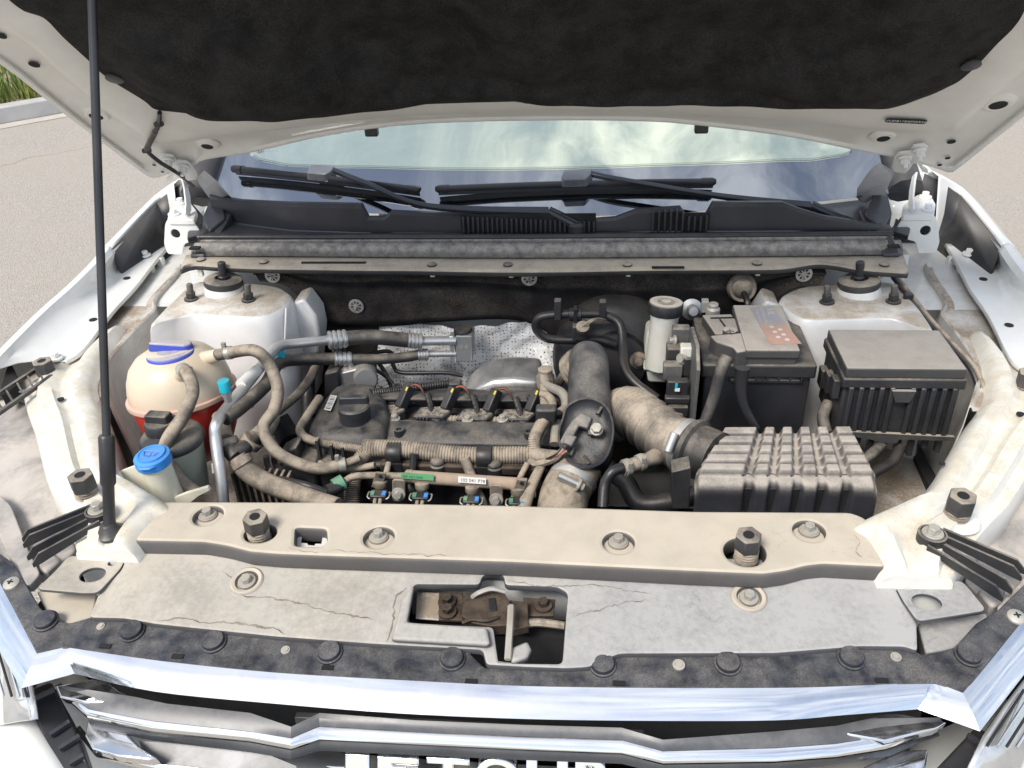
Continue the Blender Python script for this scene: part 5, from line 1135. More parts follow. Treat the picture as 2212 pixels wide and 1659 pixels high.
# clamp block, terminal cover and cables
clq = [Z(1516, 680, .99), Z(1580, 678, .99), Z(1640, 757, .99), Z(1608, 757, .99), Z(1600, 720, .99), Z(1545, 722, .99)]
MB().prism([v+V((0, 0, -.018)) for v in clq], (0, 0, .018)).build('fuse_carrier', BLID, bt, bev=.002)
for a_, b_ in (((1535, 687), (1620, 685)), ((1555, 690), (1572, 712)), ((1602, 720), (1642, 718))):
    MB().tube([Z(*a_, .9915), Z(*b_, .9915)], .0014, 6, 2).build('carrier_groove', DARK, bt)
tcq = [Z(x, y, .998) for x, y in ((1532, 724), (1608, 717), (1620, 745), (1619, 757), (1592, 762), (1583, 750), (1545, 738))]
MB().prism([v-V((0, 0, .034)) for v in rnd(tcq, .004)], (0, 0, .034), .97).build('terminal_cover', BLID, bt, bev=.003, seg=2)
MB().lathe(Z(1577, 715, .998), UP, [(.012, -.006), (.012, .003), (.010, .0045), (0, .0045)], 22).build('cover_knob', BLID, bt)
p = Z(1577, 715, 1.0028); b = MB(); b.box(p, (.013, .0022, .001)); b.box(p, (.0022, .013, .0012)); b.build('knob_cross', BLKD, bt)
MB().tube([Z(1605, 757, .985), Z(1605, 772, .965), Z(1605, 795, .945)], [.021, .020, .017], 16, 4).build('terminal_boot', BLID, bt)
hose('battery_cable', [(1572, 770, 1.175), (1558, 800, 1.165), (1545, 850, 1.16), (1525, 905, 1.15), (1510, 940, 1.14)], [.0105, .0095, .0085], RUBM, parent=bt)
hose('battery_cable', [(1604, 795, 1.165), (1600, 840, 1.16), (1608, 880, 1.155), (1632, 925, 1.15)], [.0115, .0085, .0075], RUBK, parent=bt)
ng = Z(1540, 672, .985); MB().lathe(ng-V((0, 0, .012)), UP, [(.013, 0), (.012, .018), (.009, .019), (.009, .026), (.007, .028)], 14).box(ng+V((-.014, .006, .008)), (.012, .016, .022)).build('negative_clamp', STEEL, bt, bev=.002)
# ---- fuse box
fu = empty('fuse_box', (.60, 1.23, .85), 'large black fuse box with a plain dusty lid and ribbed front', 'fuse box')
fq = [Z(1787, 712, 1.0), Z(2022, 711, 1.0), Z(2098, 797, 1.0), Z(1832, 797, 1.0)]
fx0, fx1, fy0, fy1 = (fq[0].x+fq[3].x)/2, (fq[1].x+fq[2].x)/2, (fq[2].y+fq[3].y)/2, (fq[0].y+fq[1].y)/2
FLID = M('fuse_lid_grey', (.035, .035, .037), .5, dust=1.05, film=.03, up=(.6, .97), ns=14, amp=.45, dcol=(.31, .285, .255))
MB().box(((fx0+fx1)/2, (fy0+fy1)/2, .991), (fx1-fx0, fy1-fy0, .018)).build('fuse_box_lid', FLID, fu, bev=.003, seg=2)
MB().box(((fx0+fx1)/2, (fy0+fy1)/2, .974), (fx1-fx0+.006, fy1-fy0+.006, .018)).build('lid_rim', BLKD, fu, bev=.003)
MB().box(((fx0+fx1)/2, (fy0+fy1)/2, .920), (fx1-fx0-.004, fy1-fy0-.006, .10)).build('fuse_box_body', BLKD, fu, bev=.003)
for i in range(11):
    x = fx0+.012+(fx1-fx0-.024)*i/10
    if i == 5: continue
    MB().box((x, fy0-.001, .922), (.0075, .010, .092)).build('front_rib', BLKD, fu, bev=.002)
MB().prism([V((x, fy0-.003, z)) for x, z in (((fx0+fx1)/2-.018, .966), ((fx0+fx1)/2+.018, .966), ((fx0+fx1)/2+.012, .945), ((fx0+fx1)/2-.010, .945))], (0, -.007, 0)).build('latch_tab', FLID, fu, bev=.001)
for i in range(3):
    MB().box((fx0-.006, fy0+.02+.035*i, .955-.012*i), (.012, .022, .034)).build('side_latch', BLKD, fu, bev=.002)
MB().prism([Y(x, y, fy0-.002) for x, y in ((1826, 936), (1880, 945), (1905, 953), (1935, 953), (1940, 945), (2060, 948), (2060, 940), (1826, 928))], (0, -.006, 0)).build('bottom_rim', BLKH, fu)
for i in range(8): MB().box((fx0+.02+.021*i, fy0+.01, .865-.008*(i % 3)), (.008, .01, .03)).build('connector_tail', BLK, fu)
hose('fuse_box_cable', [(1905, 960, 1.17), (1890, 975, 1.15), (1860, 1000, 1.13)], .009, RUBM, parent=fu)
hose('fuse_box_cable', [(1945, 965, 1.17), (1925, 1000, 1.14), (1880, 1025, 1.11)], .009, RUBK, parent=fu)
hose('fuse_box_cable', [(1790, 870, 1.22), (1778, 900, 1.2), (1785, 935, 1.18)], .010, RUBM, parent=fu)
# ---- brake fluid reservoir
br = empty('brake_fluid_reservoir', Y(1430, 800, 1.40), 'cream brake fluid reservoir with a dusty fluted black cap', 'reservoir')
SEMI = M('milky_plastic', (.74, .72, .66), .4, dust=.35, film=.12, ns=20, var=.05); SEMI.node_tree.nodes['Principled BSDF'].inputs['Subsurface Weight'].default_value = .3
rcap, rbot = Y(1442, 652, 1.40), Y(1428, 760, 1.385); ax = (rcap-rbot).normalized(); ax = (ax*.6+UP*.4).normalized()
MB().lathe(rbot-ax*.03, ax, [(.027, 0), (.0255, .05), (.025, .098), (.0275, .104), (.0275, .108)], 24).build('filler_neck', SEMI, br)
nk = rbot-ax*.03+ax*.106
MB().lathe(nk, ax, [(.0295, 0), (.0305, .003), (.0305, .019), (.0298, .020)], 48, rag=lambda j: 1+.02*(j % 4 < 2)).build('fluid_cap', BLKD, br)
MB().lathe(nk+ax*.0198, ax, [(.0298, 0), (.0290, .002), (.0205, .0024), (.020, .0016), (.009, .0016), (.0085, .003), (0, .003)], 32).build('cap_top', M('dusty_cap_top', (.05, .05, .05), .6, dust=1.1, film=.1, up=(.3, .9), ns=40, dcol=(.60, .54, .45), amp=.3), br)
CAPT = bpy.data.materials['dusty_cap_top']
for k_ in range(3): MB().lathe(nk+ax*(.0216+.0001*k_), ax, [(.004+.006*k_, 0), (.004+.006*k_, .0006), (.0032+.006*k_, .0006), (.0032+.006*k_, 0)], 26).build('cap_ring', CAPT, br)
bq = [Y(x, y, 1.395) for x, y in ((1398, 715), (1455, 720), (1470, 770), (1440, 800), (1398, 808), (1392, 760))]
MB().prism(rnd(bq, .01), (0, .05, 0)).build('reservoir_body', SEMI, br, bev=.008, seg=3)
MB().prism([Y(x, y, 1.390) for x, y in ((1390, 792), (1445, 792), (1445, 801), (1390, 801))], (0, .06, 0)).build('body_seam', SEMI, br, bev=.003)
MB().prism(rnd([Y(x, y, 1.395) for x, y in ((1396, 800), (1445, 800), (1440, 828), (1400, 826))], .006), (0, .05, 0)).build('reservoir_sump', SEMI, br, bev=.006, seg=2)
# ---- brake booster
bo = empty('brake_booster', (.16, 1.45, .80), 'large black round brake booster behind the air duct', 'brake booster')
MB().lathe(V((.165, 1.50, .835)), V((.0, -.96, .28)), [(.125, 0), (.125, .03), (.118, .045), (.095, .060), (.06, .068), (.055, .085), (.03, .088), (0, .088)], 40).build('booster_shell', BLK, bo, ang=50)
MB().lathe(V((.205, 1.425, .865)), V((.0, -.96, .28)), [(.017, 0), (.016, .010), (.010, .012), (.008, .022), (0, .024)], 18).build('vacuum_port', RUBD, bo)
MB().tube([V((.21, 1.40, .80)), V((.225, 1.34, .79)), V((.235, 1.30, .785))], .020, 16, 4).build('master_cylinder', ALU, bo)
# ---- vacuum hose loop
vh = hose('vacuum_hose', [(1330, 745, 1.42), (1290, 734, 1.42), (1230, 735, 1.42), (1180, 730, 1.42), (1158, 708, 1.42), (1165, 687, 1.42), (1200, 680, 1.42), (1250, 678, 1.42), (1305, 681, 1.42), (1338, 700, 1.41), (1345, 745, 1.38), (1348, 790, 1.34), (1370, 825, 1.31), (1420, 862, 1.28)], .0085, RUBK, 'glossy black vacuum hose looping in front of the firewall', 'hose', n=12)
for x, y in ((1205, 668), (1302, 670)): MB().box(Y(x, y, 1.415), (.013, .016, .040)).build('hose_clip', BLKD, vh, bev=.002)
MB().lathe(Y(1243, 679, 1.42), (1, 0, 0), [(.010, -.012), (.013, -.011), (.013, .011), (.010, .012)], 16).box(Y(1243, 679, 1.414), (.006, .02, .028)).build('check_valve', RUBK, vh)
MB().box(Y(1254, 716, 1.40), (.030, .022, .030)).build('sensor_block', BLKD, vh, bev=.003)
MB().lathe(Y(1259, 710, 1.385), (0, -.5, .85), [(.012, 0), (.012, .008), (.009, .009)], 18).build('sensor_socket', RUBD, vh)
for i in range(3): MB().tube([Y(1256+4*i, 708, 1.38), Y(1270+4*i, 695, 1.38), Y(1290, 688+2*i, 1.39), Y(1310, 692, 1.41)], .0017, 5, 4).build('sensor_wire', RUBD, vh)
# ---- relay bracket
rb = empty('relay_bracket', Y(1470, 850, 1.28), 'dusty relay bracket standing between the reservoir and the battery', 'relay bracket')
MB().prism([P(x, y, x=.285) for x, y in ((1492, 706), (1503, 745), (1505, 800), (1494, 915), (1470, 915), (1480, 760), (1484, 712))], (.006, 0, 0)).build('back_plate', SENS, rb, bev=.001)
for (x, y, yy, sz, mt) in ((1470, 727, 1.33, (.030, .02, .040), SENS), (1486, 762, 1.29, (.026, .02, .030), SEMI), (1458, 770, 1.31, (.030, .03, .045), BLKD), (1453, 800, 1.28, (.032, .02, .030), SENS), (1463, 838, 1.25, (.036, .016, .034), BLK), (1463, 862, 1.24, (.042, .014, .012), BLK), (1464, 886, 1.235, (.034, .014, .020), BLKD), (1487, 790, 1.28, (.018, .015, .035), BLKD)):
    MB().box(Y(x, y, yy), sz).build('relay', mt, rb, bev=.0025)
MB().box(Y(1463, 842, 1.238), (.008, .003, .005)).build('connector_lock', PAPER, rb); MB().box(Y(1461, 834, 1.238), (.004, .002, .010)).build('paint_mark', CYAN, rb)
bolt(Y(1455, 735, 1.32), .006, rb, STEEL, ax=V((-1, -.4, .2))); bolt(Y(1473, 775, 1.28), .006, rb, STEEL, ax=V((-.6, -1, .2)))
MB().tube([Y(1463, 895, 1.235), Y(1462, 930, 1.22), Y(1455, 960, 1.24)], .012, 10, 4).build('relay_loom', RUBD, rb)
sc_ = MB().lathe(Y(1494, 668, 1.46), (0, -.9, .3), [(.020, 0), (.020, .003), (.011, .005), (.011, .03), (.008, .034), (0, .034)], 20).build('mount_stud', ALU, fw)
# ---- coolant tank
ct = empty('coolant_tank', Z(394, 900, .84), 'round cream coolant tank half filled with red coolant and closed by a blue cap', 'coolant tank')
tcen = Z(394, 848, .930); R0 = .086
def tankmat():
    mt, b = mat_('coolant_tank_plastic'); g_ = N('ShaderNodeNewGeometry'); s = N('ShaderNodeSeparateXYZ'); L(g_.outputs['Position'], s.inputs[0])
    f_ = mrange(math_('ADD', s.outputs[2], math_('MULTIPLY', nzt(14, 4, .6, g_.outputs['Position']), .012)), .925, .962)
    cl = mixc(f_, (.62, .22, .16), (.62, .525, .40)); L(cl, b.inputs['Base Color']); b.inputs['Roughness'].default_value = .38
    b.inputs['Subsurface Weight'].default_value = .25; b.inputs['Subsurface Radius'].default_value = (.02, .01, .006); return mt
TNK = tankmat(); TNKR = M('red_coolant_plastic', (.50, .030, .025), .30, dust=.1, film=.03, var=.15, ns=9, coat=.3)
tax = V((-.07, .12, 1)).normalized()
MB().lathe(tcen, tax, [(R0, 0), (R0*.99, .018), (R0*.945, .037), (R0*.85, .056), (R0*.69, .071), (R0*.46, .081), (R0*.44, .082)], 48).build('upper_shell', TNK, ct, ang=80)
MB().lathe(tcen, tax, [(.03, -.125), (R0*.66, -.112), (R0*.88, -.070), (R0*.97, -.02), (R0, 0)], 48).build('lower_shell', TNKR, ct, ang=80)
MB().lathe(tcen-tax*.004, tax, [(R0*.98, 0), (R0*1.055, .001), (R0*1.06, .004), (R0*1.055, .008), (R0*.98, .009)], 48).build('seam_flange', M('tank_seam', (.60, .42, .34), .4), ct)
cp = Y(371, 772, tcen.y-.004); print('TANK', tcen, cp)
bc = MB().lathe(cp, tax, [(.041, -.010), (.041, .006), (.038, .010), (.012, .013), (0, .0125)], 36).build('blue_cap', BLUED, ct)
u = V((1, .12, -.06)).normalized(); w_ = tax.cross(u)
MB().prism(rnd([cp+tax*.008+u*x+w_*y_ for x, y_ in ((-.040, .004), (.030, -.008), (.040, .004), (.036, .018), (-.034, .024))], .008), tax*.016, .9).build('cap_grip', BLUED, bc, bev=.003, seg=2)
MB().tube([Y(440, 775, tcen.y), Y(470, 767, tcen.y-.004)], [.012, .0105], 14, 2).build('outlet_spigot', TNK, ct)
MB().tube([Y(390, 815, tcen.y-.045), Y(394, 797, tcen.y-.058)], [.013, .011], 14, 2).build('inlet_spigot', TNK, ct)
MB().prism([tcen+V((x, y_, -.03)) for x, y_ in ((.06, -.02), (.12, .0), (.115, .03), (.06, .03))], (0, 0, .006)).build('mounting_foot', TNK, ct, bev=.002)
o0 = Y(468, 767, tcen.y-.004)
h1 = empty('overflow_hose', Y(600, 850, 1.12), 'long dusty tan hose curling from the coolant tank to the engine', 'hose')
pth = [o0, o0+V((.022, .0, .004)), Y(548, 757, 1.15), Y(580, 785, 1.15), Y(600, 840, 1.13), Y(592, 885, 1.11), Y(570, 925, 1.09), Y(600, 978, 1.07), Y(680, 1012, 1.06), Y(742, 1003, 1.075)]
MB().tube(pth, .0098, 14, 8).build('tube', RUBD, h1, ang=80)
MB().tube([pth[-1], Y(775, 990, 1.09)], .0068, 12, 3).build('metal_stub', RUBD, h1)
for a_, b_ in ((pth[1]-V((.006, 0, 0)), V((1, 0, .1))), (lerp(pth[-2], pth[-1], .82), pth[-1]-pth[-2])):
    b_ = V(b_).normalized(); MB().lathe(a_, b_, [(.0100, 0), (.0112, .001), (.0112, .011), (.0100, .012)], 18).box(a_+V((.0, 0, .014)), (.006, .006, .01)).build('spring_clamp', STEEL, h1)
i0 = Y(394, 798, tcen.y-.057)
h2 = empty('tank_hose', Y(395, 900, 1.02), 'short dusty tan hose dropping in front of the coolant tank', 'hose')
pth = [i0, Y(404, 805, tcen.y-.075), Y(416, 835, 1.08), Y(412, 862, 1.05), Y(392, 905, 1.03), Y(362, 950, 1.005), Y(358, 985, .995), Y(388, 1035, .985), Y(425, 1066, .975)]
MB().tube(pth, .0100, 14, 8).build('tube', RUBD, h2, ang=80)
MB().lathe(pth[0], pth[1]-pth[0], [(.0102, 0), (.0115, .001), (.0115, .012), (.0102, .013)], 18).box(pth[0]+V((.014, -.004, .004)), (.010, .004, .006)).build('spring_clamp', STEEL, h2)
# ---- power steering reservoir
ps = empty('steering_fluid_reservoir', Y(395, 1010, 1.03), 'dusty round steering fluid reservoir with a square grip black cap', 'reservoir')
pz = Y(372, 946, 1.035); GRN = M('grey_green_plastic', (.32, .36, .30), .45, dust=.35, film=.12)
MB().lathe(pz-V((0, 0, .10)), UP, [(.034, 0), (.040, .05), (.0435, .082), (.046, .090), (.046, .094)], 32).build('reservoir_body', GRN, ps)
MB().lathe(pz-V((0, 0, .008)), UP, [(.047, 0), (.049, .003), (.049, .008), (.046, .014), (.040, .018), (.024, .021), (.023, .020)], 32).build('reservoir_lid', BLKD, ps)
MB().lathe(pz+V((-.014, .004, .008)), UP, [(.025, 0), (.025, .018), (.0225, .022), (0, .023)], 28).build('screw_cap', BLKD, ps)
MB().prism(rnd([pz+V((-.014, .004, .029))+V((x, y_, 0)) for x, y_ in ((-.020, -.009), (.017, -.012), (.020, .007), (-.018, .010))], .003), (0, 0, .014), .95).build('cap_grip', BLKD, ps, bev=.002)
# ---- washer filler
wf = empty('washer_filler', Y(345, 1060, .94), 'translucent cream washer filler neck with a bright blue flip cap', 'washer filler')
wz = Y(334, 1000, .955); ax = V((-.05, -.05, 1)).normalized()
MB().lathe(wz-ax*.085, ax, [(.024, 0), (.021, .03), (.0215, .07), (.0222, .083), (.0222, .086)], 28).build('filler_neck', PVC, wf)
cw = MB().lathe(wz-ax*.002, ax, [(.0225, 0), (.0255, .002), (.0262, .006), (.0252, .009), (.0262, .012), (.0255, .016), (.020, .018), (.019, .0172), (0, .0172)], 40).build('washer_cap', BLUE, wf)
MB().lathe(wz+ax*.0165, ax, [(.0205, 0), (.0200, .002), (.0175, .002), (.017, .0008)], 36).build('cap_rim', BLUE, cw)
MB().prism([wz+ax*.008+V((x, y_, 0)) for x, y_ in ((-.018, -.016), (.018, -.016), (.010, -.029), (-.006, -.031))], ax*.004).build('flip_tab', BLUE, cw, bev=.0015)
pc0 = wz+ax*.0178
trz = [pc0+V((x, y_, 0)) for x, y_ in ((-.008, -.005), (.008, -.005), (.012, .005), (-.012, .005))]
MB().tube(trz+[trz[0]], .0007, 5, 0).build('washer_symbol', BLUED, cw)
MB().tube([pc0+V((0, -.008, 0)), pc0+V((0, .008, 0))], .0006, 5, 2).build('washer_symbol', BLUED, cw)
MB().prism([Y(x, y, .955) for x, y in ((255, 1020), (300, 1003), (318, 1040), (330, 1075), (300, 1052), (260, 1040))], (0, .004, 0)).build('neck_flange', PVC, wf, bev=.001)
MB().prism([Y(x, y, .945) for x, y in ((360, 1082), (400, 1066), (448, 1052), (454, 1060), (430, 1072), (400, 1095))], (0, .006, 0)).build('neck_flange', PVC, wf, bev=.001)
# ---- air conditioning pipes
p1 = empty('aluminium_coolant_pipe', Y(470, 960, 1.04), 'bare aluminium air conditioning pipe bending up past the coolant tank with cyan capped port', 'pipe')
pth = [Y(486, 1120, .985), Y(478, 1040, 1.01), Y(466, 950, 1.045), Y(468, 915, 1.06), Y(490, 882, 1.10), Y(545, 815, 1.19), Y(585, 765, 1.28), Y(602, 748, 1.31), Y(640, 742, 1.34), Y(715, 734, 1.38)]
MB().tube(pth, .0092, 14, 8).build('pipe', ALU, p1, ang=80)
def port(base, parent, ax=V((0, 0, 1))):
    MB().lathe(base-ax*.012, ax, [(.006, 0), (.006, .010), (.0075, .011), (.0075, .018), (.006, .019), (.006, .021)], 16).build('service_port', ALU, parent)
    MB().lathe(base+ax*.008, ax, [(.0092, 0), (.0092, .016), (.0085, .018), (0, .018)], 24, rag=lambda j: 1+.02*(j % 2)).build('cyan_cap', CYAN, parent)
port(Y(490, 853, 1.085), p1)
for a_, b_ in ((Y(520, 832, 1.155), Y(555, 800, 1.205)),):
    q = (b_-a_).normalized(); MB().tube([a_, b_], .0096, 16, 2).build('pipe_sticker', PAPER, p1)
MB().tube([Y(470, 1000, 1.03), Y(472, 1022, 1.02)], .0096, 16, 2).build('pipe_sticker', PAPER, p1)
def crimp(a_, b_, r, parent):
    d = (b_-a_); n_ = d.normalized(); Ln = d.length; pr_ = [(r*.8, 0), (r, .001)]
    for i in range(4): pr_ += [(r*1.06, Ln*(i+.2)/4), (r*1.06, Ln*(i+.65)/4), (r*.92, Ln*(i+.75)/4), (r*.92, Ln*(i+.95)/4)]
    MB().lathe(a_, n_, pr_+[(r*.8, Ln)], 20).build('crimp_sleeve', ALU, parent)
crimp(Y(708, 735, 1.375), Y(750, 731, 1.39), .0165, p1)
MB().tube([Y(748, 731, 1.39), Y(800, 728, 1.40), Y(850, 732, 1.41), Y(888, 736, 1.42)], .0142, 16, 6).build('rubber_section', RUBM, p1, ang=80)
crimp(Y(880, 735, 1.418), Y(912, 737, 1.425), .0150, p1)
MB().tube([Y(910, 737, 1.425), Y(984, 736, 1.44)], .0090, 14, 4).build('pipe', ALU, p1)
p2 = empty('insulated_coolant_pipe', Y(640, 778, 1.36), 'black sleeved air conditioning pipe running below the bare one to the valve block', 'pipe')
MB().tube([Y(486, 905, 1.08), Y(530, 872, 1.13), Y(575, 830, 1.20), Y(590, 800, 1.26), Y(606, 782, 1.31), Y(650, 776, 1.35), Y(724, 775, 1.38)], .0118, 14, 8).build('foam_sleeve', RUBM, p2, ang=80)
crimp(Y(722, 775, 1.38), Y(760, 775, 1.39), .0135, p2)
MB().tube([Y(758, 775, 1.39), Y(820, 776, 1.40), Y(870, 772, 1.415), Y(906, 766, 1.425)], .0102, 14, 6).build('rubber_section', RUBM, p2, ang=80)
crimp(Y(902, 767, 1.425), Y(926, 765, 1.43), .0112, p2)
MB().tube([Y(924, 765, 1.43), Y(985, 764, 1.44)], .0062, 12, 4).build('pipe', ALU, p2)
port(Y(608, 782, 1.315), p2)
ev = empty('expansion_valve', Y(1000, 780, 1.45), 'metal expansion valve block with a black round top on the foil shield', 'valve')
MB().prism(rnd([Y(x, y, 1.435) for x, y in ((984, 726), (1020, 726), (1020, 782), (984, 782))], .003), (0, .04, 0)).build('valve_block', M('valve_grey', (.30, .32, .33), .45, metal=.5, dust=.2, film=.1), ev, bev=.002)
MB().box(Y(979, 752, 1.445), (.010, .020, .062)).build('pipe_flange', ALU, ev, bev=.002)
MB().lathe(Y(1001, 728, 1.455), UP, [(.015, -.006), (.016, .0), (.018, .004), (.018, .016), (.016, .019), (0, .020)], 24).build('valve_cap', BLKD, ev)
for x in (996, 1008): MB().lathe(Y(x, 749, 1.435), (0, -1, 0), [(.004, -.002), (.004, .001), (.002, .001), (.002, 0)], 14).build('valve_screw', STEEL, ev)
# ---- brake pressure block with pipes
ab = empty('brake_pressure_block', Y(745, 815, 1.38), 'grey brake pressure control block with thin pipes behind the engine', 'control unit')
MB().prism([Y(x, y, 1.37) for x, y in ((728, 808), (770, 797), (785, 800), (780, 830), (735, 838))], (0, .06, 0)).build('valve_body', ALU, ab, bev=.003)
MB().lathe(Y(790, 818, 1.36), (.3, -.9, .2), [(.023, -.05), (.023, .004), (.020, .008), (0, .009)], 24).build('pump_motor', M('motor_grey', (.22, .23, .24), .5, metal=.4, dust=.4, film=.1), ab)
MB().prism([Y(x, y, 1.36) for x, y in ((700, 808), (730, 800), (735, 850), (700, 858))], (0, .05, 0)).build('control_unit', BLKD, ab, bev=.004)
for x, y, x2 in ((733, 800, 728), (740, 795, 735), (748, 790, 741), (758, 786, 748)):
    MB().tube([Y(x, y+10, 1.385), Y(x-2, y-8, 1.39), Y(x2-1, y-26, 1.40), Y(x2-8, y-44, 1.42)], .0036, 8, 4).build('brake_pipe', RUBK, ab); MB().lathe(Y(x, y+10, 1.384), UP, [(.0065, 0), (.0065, .010), (.005, .011)], 6).build('pipe_nut', STEEL, ab)
hose('brake_line', [(764, 805, 1.37), (800, 798, 1.39), (830, 810, 1.41), (855, 838, 1.40), (870, 860, 1.38)], .0040, RUBK, parent=ab)
hose('brake_line', [(780, 770, 1.42), (820, 760, 1.44), (845, 762, 1.44), (850, 790, 1.43), (870, 805, 1.42), (960, 805, 1.42), (1000, 812, 1.42)], .0042, RUBK, parent=ab)
hose('brake_line', [(815, 780, 1.43), (835, 810, 1.42), (850, 850, 1.40)], .0042, RUBK, parent=ab)
# ---- hoses at the left front of the engine
h3 = empty('radiator_hose', Y(620, 1060, 1.03), 'thick tan radiator hose passing under the loom into the front panel', 'hose')
pth = [Y(512, 988, 1.05), Y(535, 1018, 1.04), Y(580, 1045, 1.03), Y(650, 1070, 1.01), Y(730, 1095, .985)]
MB().tube(pth, [.0155, .0165, .0155, .014], 18, 8).build('tube', RUBD, h3, ang=80)
MB().tube([Y(488, 955, 1.07), Y(498, 972, 1.06), Y(512, 988, 1.05)], .014, 14, 3).build('plastic_tee', BLKD, h3)
MB().tube([Y(552, 950, 1.09), Y(530, 965, 1.07), Y(512, 980, 1.055)], .0125, 14, 3).build('plastic_tee', BLKD, h3)
for c_, d in ((Y(488, 953, 1.072), V((.3, -.4, -.8))), (Y(545, 952, 1.085), V((-.6, -.3, -.5))), (Y(520, 996, 1.047), V((.5, -.3, -.7)))):
    MB().lathe(c_-d*.005, d, [(.0155, 0), (.0185, .001), (.0185, .012), (.0155, .013)], 20).build('hose_band', RUBD, h3)
MB().tube([Y(590, 905, 1.17), Y(572, 930, 1.12), Y(552, 950, 1.09)], [.012, .016, .0165], 16, 5).build('heater_branch', RUBD, h3, ang=80)
MB().tube([Y(478, 900, 1.13), Y(480, 930, 1.10), Y(488, 955, 1.07)], .015, 16, 5).build('heater_branch', RUBD, h3, ang=80)
hb = empty('heater_pipe', Y(640, 880, 1.30), 'thin dusty hose rising along the strut tower post behind the engine', 'hose')
MB().tube([Y(595, 892, 1.22), Y(640, 855, 1.30), Y(668, 820, 1.36), Y(685, 785, 1.40)], [.008, .0085, .009], 12, 6).build('tube', RUBD, hb, ang=80)
MB().tube([Y(668, 770, 1.40), Y(665, 840, 1.38), Y(668, 900, 1.33)], .014, 12, 5).build('support_post', RUBK, hb)
# alternator and belt side parts filling the gap left of the engine
al = empty('alternator', Y(560, 1030, 1.12), 'dusty finned alternator housing low beside the thick radiator hose', 'alternator')
c = V((-.42, 1.16, .74))
MB().lathe(c, V((.95, -.1, .1)), [(.05, 0), (.065, .01), (.068, .06), (.06, .075), (.03, .08)], 30).build('housing', RUST, al)
for i in range(9): MB().box(Y(520+i*14, 1060+2*i, 1.06), (.004, .03, .09)).build('cooling_fin', RUBD, al)
MB().prism([Y(x, y, 1.09) for x, y in ((610, 1000), (680, 1005), (690, 1060), (600, 1065))], (0, .06, 0)).build('tensioner', BLKD, al, bev=.006)
MB().prism([Y(x, y, 1.10) for x, y in ((600, 985), (640, 965), (650, 1010), (610, 1020))], (0, .04, 0)).build('mount_arm', BLKD, al, bev=.004)
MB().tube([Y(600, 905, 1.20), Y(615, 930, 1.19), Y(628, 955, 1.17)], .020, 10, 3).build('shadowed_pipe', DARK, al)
for pth in ([(575, 985, 1.10), (580, 1010, 1.10), (600, 1030, 1.09)], [(592, 985, 1.12), (598, 1008, 1.12), (640, 1030, 1.10)]): hose('thin_pipe', pth, .005, RUBD, parent=al)
hose('engine_drain_hose', [(1170, 1005, 1.09), (1155, 1035, 1.07), (1140, 1070, 1.05), (1130, 1100, 1.03)], [.007, .009, .012], RUBD, 'small tan hose with a crimp clamp left of the rubber elbow', 'hose', clamps=(.6,))
hp_ = empty('breather_pipes', Y(1195, 860, 1.25), 'pair of grey vent pipes rising between the engine and the air duct', 'pipe')
MB().tube([Y(1175, 800, 1.30), Y(1178, 830, 1.28), Y(1215, 850, 1.24), Y(1222, 880, 1.22), Y(1205, 900, 1.19), Y(1198, 960, 1.14)], .0085, 12, 8).build('pipe', M('vent_pipe_grey', (.16, .16, .16), .6, dust=.5, film=.3), hp_, ang=80)
MB().tube([Y(1178, 810, 1.30), Y(1178, 855, 1.26), Y(1180, 885, 1.22)], .010, 12, 4).build('pipe', RUBD, hp_, ang=80)
MB().lathe(Y(1178, 812, 1.30), UP, [(.016, -.02), (.016, .0), (.013, .004), (.013, .014), (.009, .016)], 18).build('pipe_cuff', RUBD, hp_)
MB().lathe(Y(1203, 900, 1.185), UP, [(.009, -.012), (.009, .008), (.007, .010), (0, .010)], 14).build('pipe_joint', BLK, hp_)
# release cable along the right strut tower
rcb = empty('bonnet_cable', Z(2030, 745, .96), 'pair of thin dusty cables running along the apron past the fuse box', 'cable')
for o_ in (0, .008):
    MB().tube([Z(1928, 598, 1.0)+V((o_, 0, 0)), Z(1960, 640, .985)+V((o_, 0, 0)), Z(2000, 690, .975)+V((o_, 0, 0)), Z(2050, 745, .965)+V((o_, 0, 0)), Z(2095, 795, .955)+V((o_, 0, 0)), Z(2118, 850, .93)+V((o_, 0, 0))], .004, 8, 8).build('cable', RUBD if o_ else RUBK, rcb)
MB().box(Z(1962, 640, .99), (.016, .010, .012)).build('cable_clip', BLK, rcb, bev=.002)

# ================================================================== kerb, verge and trees
KD = V((.7187, .6953, 0)); KN = V((-.6953, .7187, 0)); K0 = P(30, 265, z=0)
kb = MB().add([K0-KD*60+KN*.15+V((0, 0, .10)), K0+KD*60+KN*.15+V((0, 0, .10)), K0+KD*60+KN*60+V((0, 0, .10)), K0-KD*60+KN*60+V((0, 0, .10))], [(0, 1, 2, 3)]).build('verge_soil', M('dry_soil', (.24, .18, .12), .95, var=.35, ns=5, bump=.8, bs=60), ang=0)
tag(kb, kind='structure')
ke = empty('kerb', K0); tag(ke, kind='structure')
KM = M('kerb_concrete', (.44, .44, .44), .85, dust=.25, film=.1, ns=6, var=.12, bump=.4, bs=160); GM = M('gutter_concrete', (.52, .48, .42), .9, dust=.3, film=.1, ns=5, var=.1, bump=.3, bs=120)
kme = None
for i in range(-14, 15):
    c = K0+KD*(i*1.0+.35)
    for nm, off, w_, h_, mt in (('kerb_stone', .0, .15, .135, KM), ('gutter_slab', -.155, .15, .008, GM)):
        o = MB(); ax_ = (KD, KN, UP); o.box(c+KN*(off+.075)+UP*(h_/2), (.992, w_, h_), ax_); o.build(nm, mt, ke, bev=.012 if nm == 'kerb_stone' else .003)
gm = MB()
rg_ = random.Random(3)
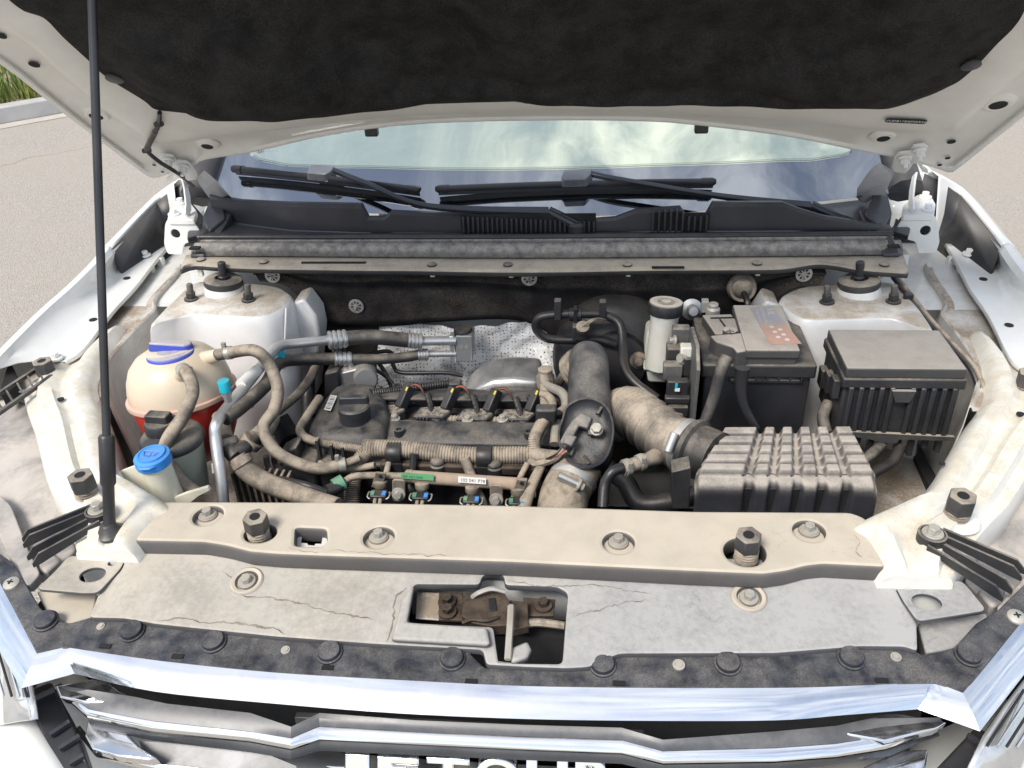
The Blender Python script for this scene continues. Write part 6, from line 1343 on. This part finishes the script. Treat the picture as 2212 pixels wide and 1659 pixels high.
for i in range(9000):
    p = K0+KD*rg_.uniform(-2.6, 3.2)+KN*(.25+rg_.random()**1.3*3.6)+UP*.10
    cl = noise.noise(p*1.1+V((5, 2, 0)))
    if cl < -.12: continue
    h = (.16+.30*max(0, cl+.2))*rg_.uniform(.6, 1.3); a = rg_.uniform(0, 6.28); d = V((math.cos(a), math.sin(a), 0)); w_ = d.cross(UP)*rg_.uniform(.006, .012); ln = d*h*rg_.uniform(.1, .6)
    gm.add([p-w_, p+w_, p+ln*.45+UP*h*.6+w_*.8, p+ln*.45+UP*h*.6-w_*.8, p+ln+UP*h], [(0, 1, 2, 3), (3, 2, 4)])
mt, b = mat_('verge_grass'); g_ = N('ShaderNodeNewGeometry'); L(mixc(mrange(nzt(1.6, 3, .6, g_.outputs['Position']), .35, .65), (.26, .27, .06), (.13, .20, .05)), b.inputs['Base Color']); b.inputs['Roughness'].default_value = .7
tag(gm.build('grass', mt, ang=0, loc=K0), 'rough green and yellowing grass on the verge behind the kerb', 'grass', kind='stuff')
LEAF = M('tree_leaf', (.06, .095, .03), .6, var=.4, ns=4); BARK = M('tree_bark', (.12, .095, .07), .9, var=.3, ns=20, bump=.6)
def tree(x, y, h, seed, label):
    r_ = random.Random(seed); t = empty('tree', (x, y, 0), label, 'tree', 'trees around the car park'); b = MB(); o = V((x, y, 0)); lf_ = MB()
    b.tube([o, o+V((.1, .05, h*.3)), o+V((-.05, .1, h*.6)), o+V((0, 0, h*.85))], [.16, .12, .08, .03], 9, 4)
    for i in range(16):
        z = h*r_.uniform(.3, .85); a = r_.uniform(0, 6.28); ln = h*.30*(1.15-z/h)+.4
        s0 = o+UP*z; e0 = s0+V((math.cos(a)*ln, math.sin(a)*ln, ln*.55)); b.tube([s0, lerp(s0, e0, .5)+UP*.08, e0], [.05, .03, .012], 6, 3)
        for j in range(230):
            q = lerp(s0, e0, r_.uniform(.35, 1.15))+V((r_.gauss(0, .28), r_.gauss(0, .28), r_.gauss(0, .26))); u = V((r_.gauss(0, 1), r_.gauss(0, 1), r_.gauss(0, 1))).normalized(); w_ = u.orthogonal().normalized()*.035; u *= .075
            lf_.add([q-u, q+w_, q+u, q-w_], [(0, 1, 2, 3)])
    b.build('trunk', BARK, t, ang=60); lf_.build('crown', LEAF, t, ang=0)
tree(-6.5, -4.5, 5.2, 1, 'leafy roadside tree mirrored in the chrome corner of the grille'); tree(-10.5, -1.0, 6.0, 2, 'taller leafy tree farther along the verge mirrored in the chrome')
